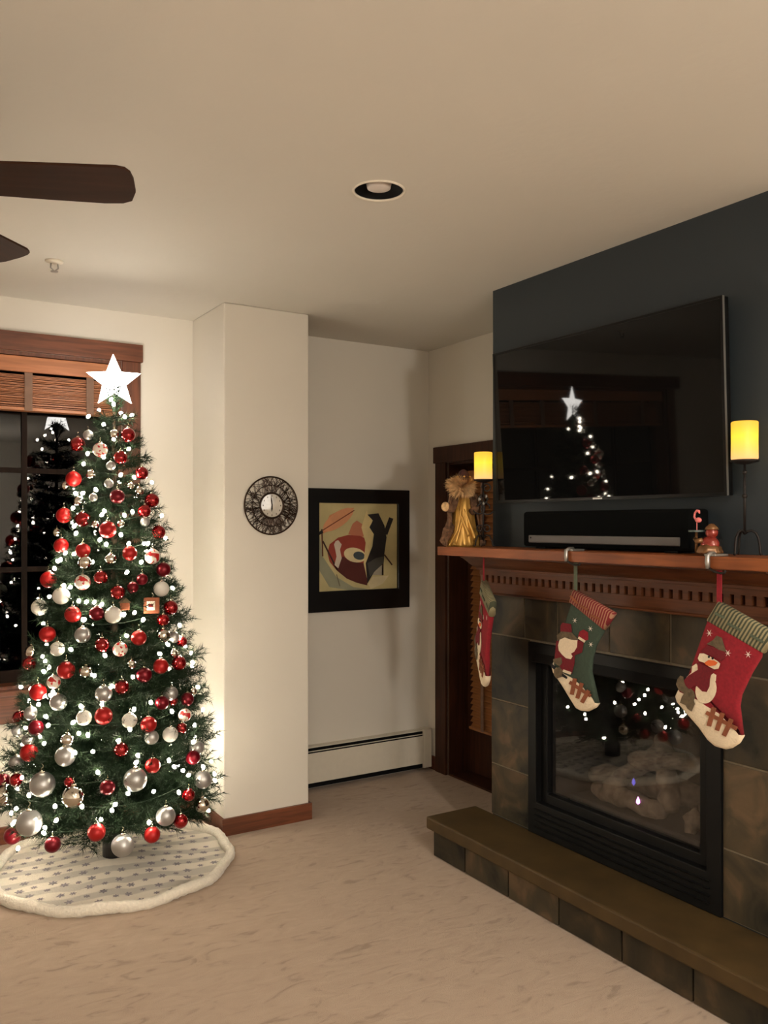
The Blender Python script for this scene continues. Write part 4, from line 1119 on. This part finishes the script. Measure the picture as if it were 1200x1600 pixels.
# ------------------------------------------------------------------ string of lights
B1 = [(578,415),(592,440),(515,470),(630,485),(650,505),(686,497),(460,503),(540,545),(592,622),(540,715),(670,672),(435,750),(628,808),(500,885),(395,905),(430,903),(380,980),(648,1018),(545,995),(530,1015),(385,1075),(395,1112),(520,1145),(553,1170),(630,1120),(670,1165),(750,1165),(315,1250),(385,1220),(480,1262),(735,1262),(660,1315),(410,1465),(450,1468),(490,1472),(530,1482),(365,1392),(645,1535),(700,1525),(440,1560),(745,1562),(700,820),(420,930),(690,1000),(340,1215),(770,1165)]
B2 = [(105,428),(225,302),(212,275),(355,240),(525,270),(635,172),(840,215),(800,262),(415,92),(620,65),(470,372),(665,378),(755,505),(558,425),(255,470),(220,350),(405,525),(365,605),(510,515),(240,620),(230,575),(670,540),(590,695),(650,640),(465,750),(375,757),(690,770),(680,805),(845,795),(872,828),(915,845),(942,868),(490,855),(220,710),(895,955),(768,950),(145,970),(275,1025),(410,1025),(575,1015),(560,1045),(280,1095),(225,1130),(220,1158),(505,1090),(745,1105),(90,1235),(640,960),(395,660),(440,668),(265,455),(860,550),(245,330)]
bpts = [on_tree(x*.3, 500+y*.3, .985) for x, y in B1]+[on_tree(x*.3125, 940+y*.3125, .985) for x, y in B2]
rb = random.Random(5)
for i in range(70):               # the far side of the tree, seen in the window's reflection
    zb = .25+1.8*(i+.5)/70
    zb = .22+1.85*(1-math.sqrt(1-(i+.5)/70))
    a = R(35)+R(rb.uniform(0, 175))
    rr = trad(zb)*.96
    bpts.append(Vector((TX+rr*math.cos(a), min(TY+rr*math.sin(a), WY-.03), zb)))
for i in range(34):               # the side towards the fireplace
    zb = .25+1.75*(1-math.sqrt(1-(i+.5)/34))
    a = R(rb.uniform(-55, 38)); rr = trad(zb)*.985
    bpts.append(Vector((TX+rr*math.cos(a), TY+rr*math.sin(a), zb)))
ls = thing('string_lights', 'string of warm white lights wound around the Christmas tree', 'string lights', (TX, TY, .2))
hel = []
for i in range(900):
    t = i/899; zb = .22+1.85*t; a = t*2*PI*17
    rr = trad(zb)*.86
    hel.append((TX+rr*math.cos(a), TY+rr*math.sin(a), zb+.012*math.sin(a*3.3)))
part('wire', MB().tube(hel, .0016, 4), M['wire'], ls, True)
bme = mesh_of('bulb', MB().lathe([(0, -.009), (.0045, -.0075), (.0074, -.001), (.007, .005), (.0038, .010), (0, .0115)], 12), M['bulb'], True)
sme = mesh_of('bulb_socket', MB().lathe([(.0036, -.018), (.0036, -.006)], 8), M['wire'], True)
for p in bpts:
    b = link('bulb', bme, ls, p-OFF[ls.name])
    b.rotation_euler = (rb.uniform(-1, 1), rb.uniform(-1, 1), 0)
    link('bulb_socket', sme, b)

# ------------------------------------------------------------------ flush ceiling lights added outside the view to brighten the carpet
M['down'] = emit('added_flush_glow', (1.0, 0.92, 0.81, 1), ADDED_DOWN)
for (x, y, lab) in ((1.55, .25, 'added slim round flush ceiling light above the viewer near the fireplace'), (-.6, -.3, 'added slim round flush ceiling light above the viewer on the window side')):
    c_ = thing('added_flush_light', lab, 'ceiling lamp', (x, y, HC), 'added flush ceiling lights')
    part('rim', MB().lathe([(.066, -.010), (.070, -.016), (.086, -.014), (.090, 0), (.066, 0)], 40, (x, y, HC), cap=False), M['white'], c_, True)
    part('diffuser', MB().lathe([(0, -.011), (.066, -.011), (.066, -.008), (0, -.008)], 32, (x, y, HC)), M['down'], c_)

# ------------------------------------------------------------------ lamps added unseen behind the viewer to light the room
M['globe1'] = emit('added_globe_glow', (1.0, 0.93, 0.83, 1), ADDED_LAMP_FLOOR)
M['globe2'] = emit('added_pendant_glow', (1.0, 0.93, 0.83, 1), ADDED_LAMP_PEND)
fl = thing('added_floor_lamp', 'added floor lamp with lit white globe, unseen behind the viewer', 'lamp', (.95, -1.7, 0))
part('base', MB().lathe([(.15, 0), (.15, .015), (.02, .03)], 32, (.95, -1.7, 0)), M['bronze'], fl, True)
part('pole', MB().lathe([(.012, .02), (.012, 1.62)], 12, (.95, -1.7, 0)), M['bronze'], fl, True)
part('globe', MB().ball((.95, -1.7, 1.75), .13, 24, 16), M['globe1'], fl, True)
pl_ = thing('added_pendant_lamp', 'added pendant lamp with lit white globe, unseen behind the viewer', 'lamp', (0.0, -2.2, HC))
part('rose', MB().lathe([(.05, -.03), (.06, 0)], 24, (0.0, -2.2, HC)), M['bronze'], pl_, True)
part('cord', MB().lathe([(.004, 1.9), (.004, HC-.03)], 8, (0.0, -2.2, 0)), M['black'], pl_)
part('globe', MB().ball((0.0, -2.2, 1.85), .13, 24, 16), M['globe2'], pl_, True)
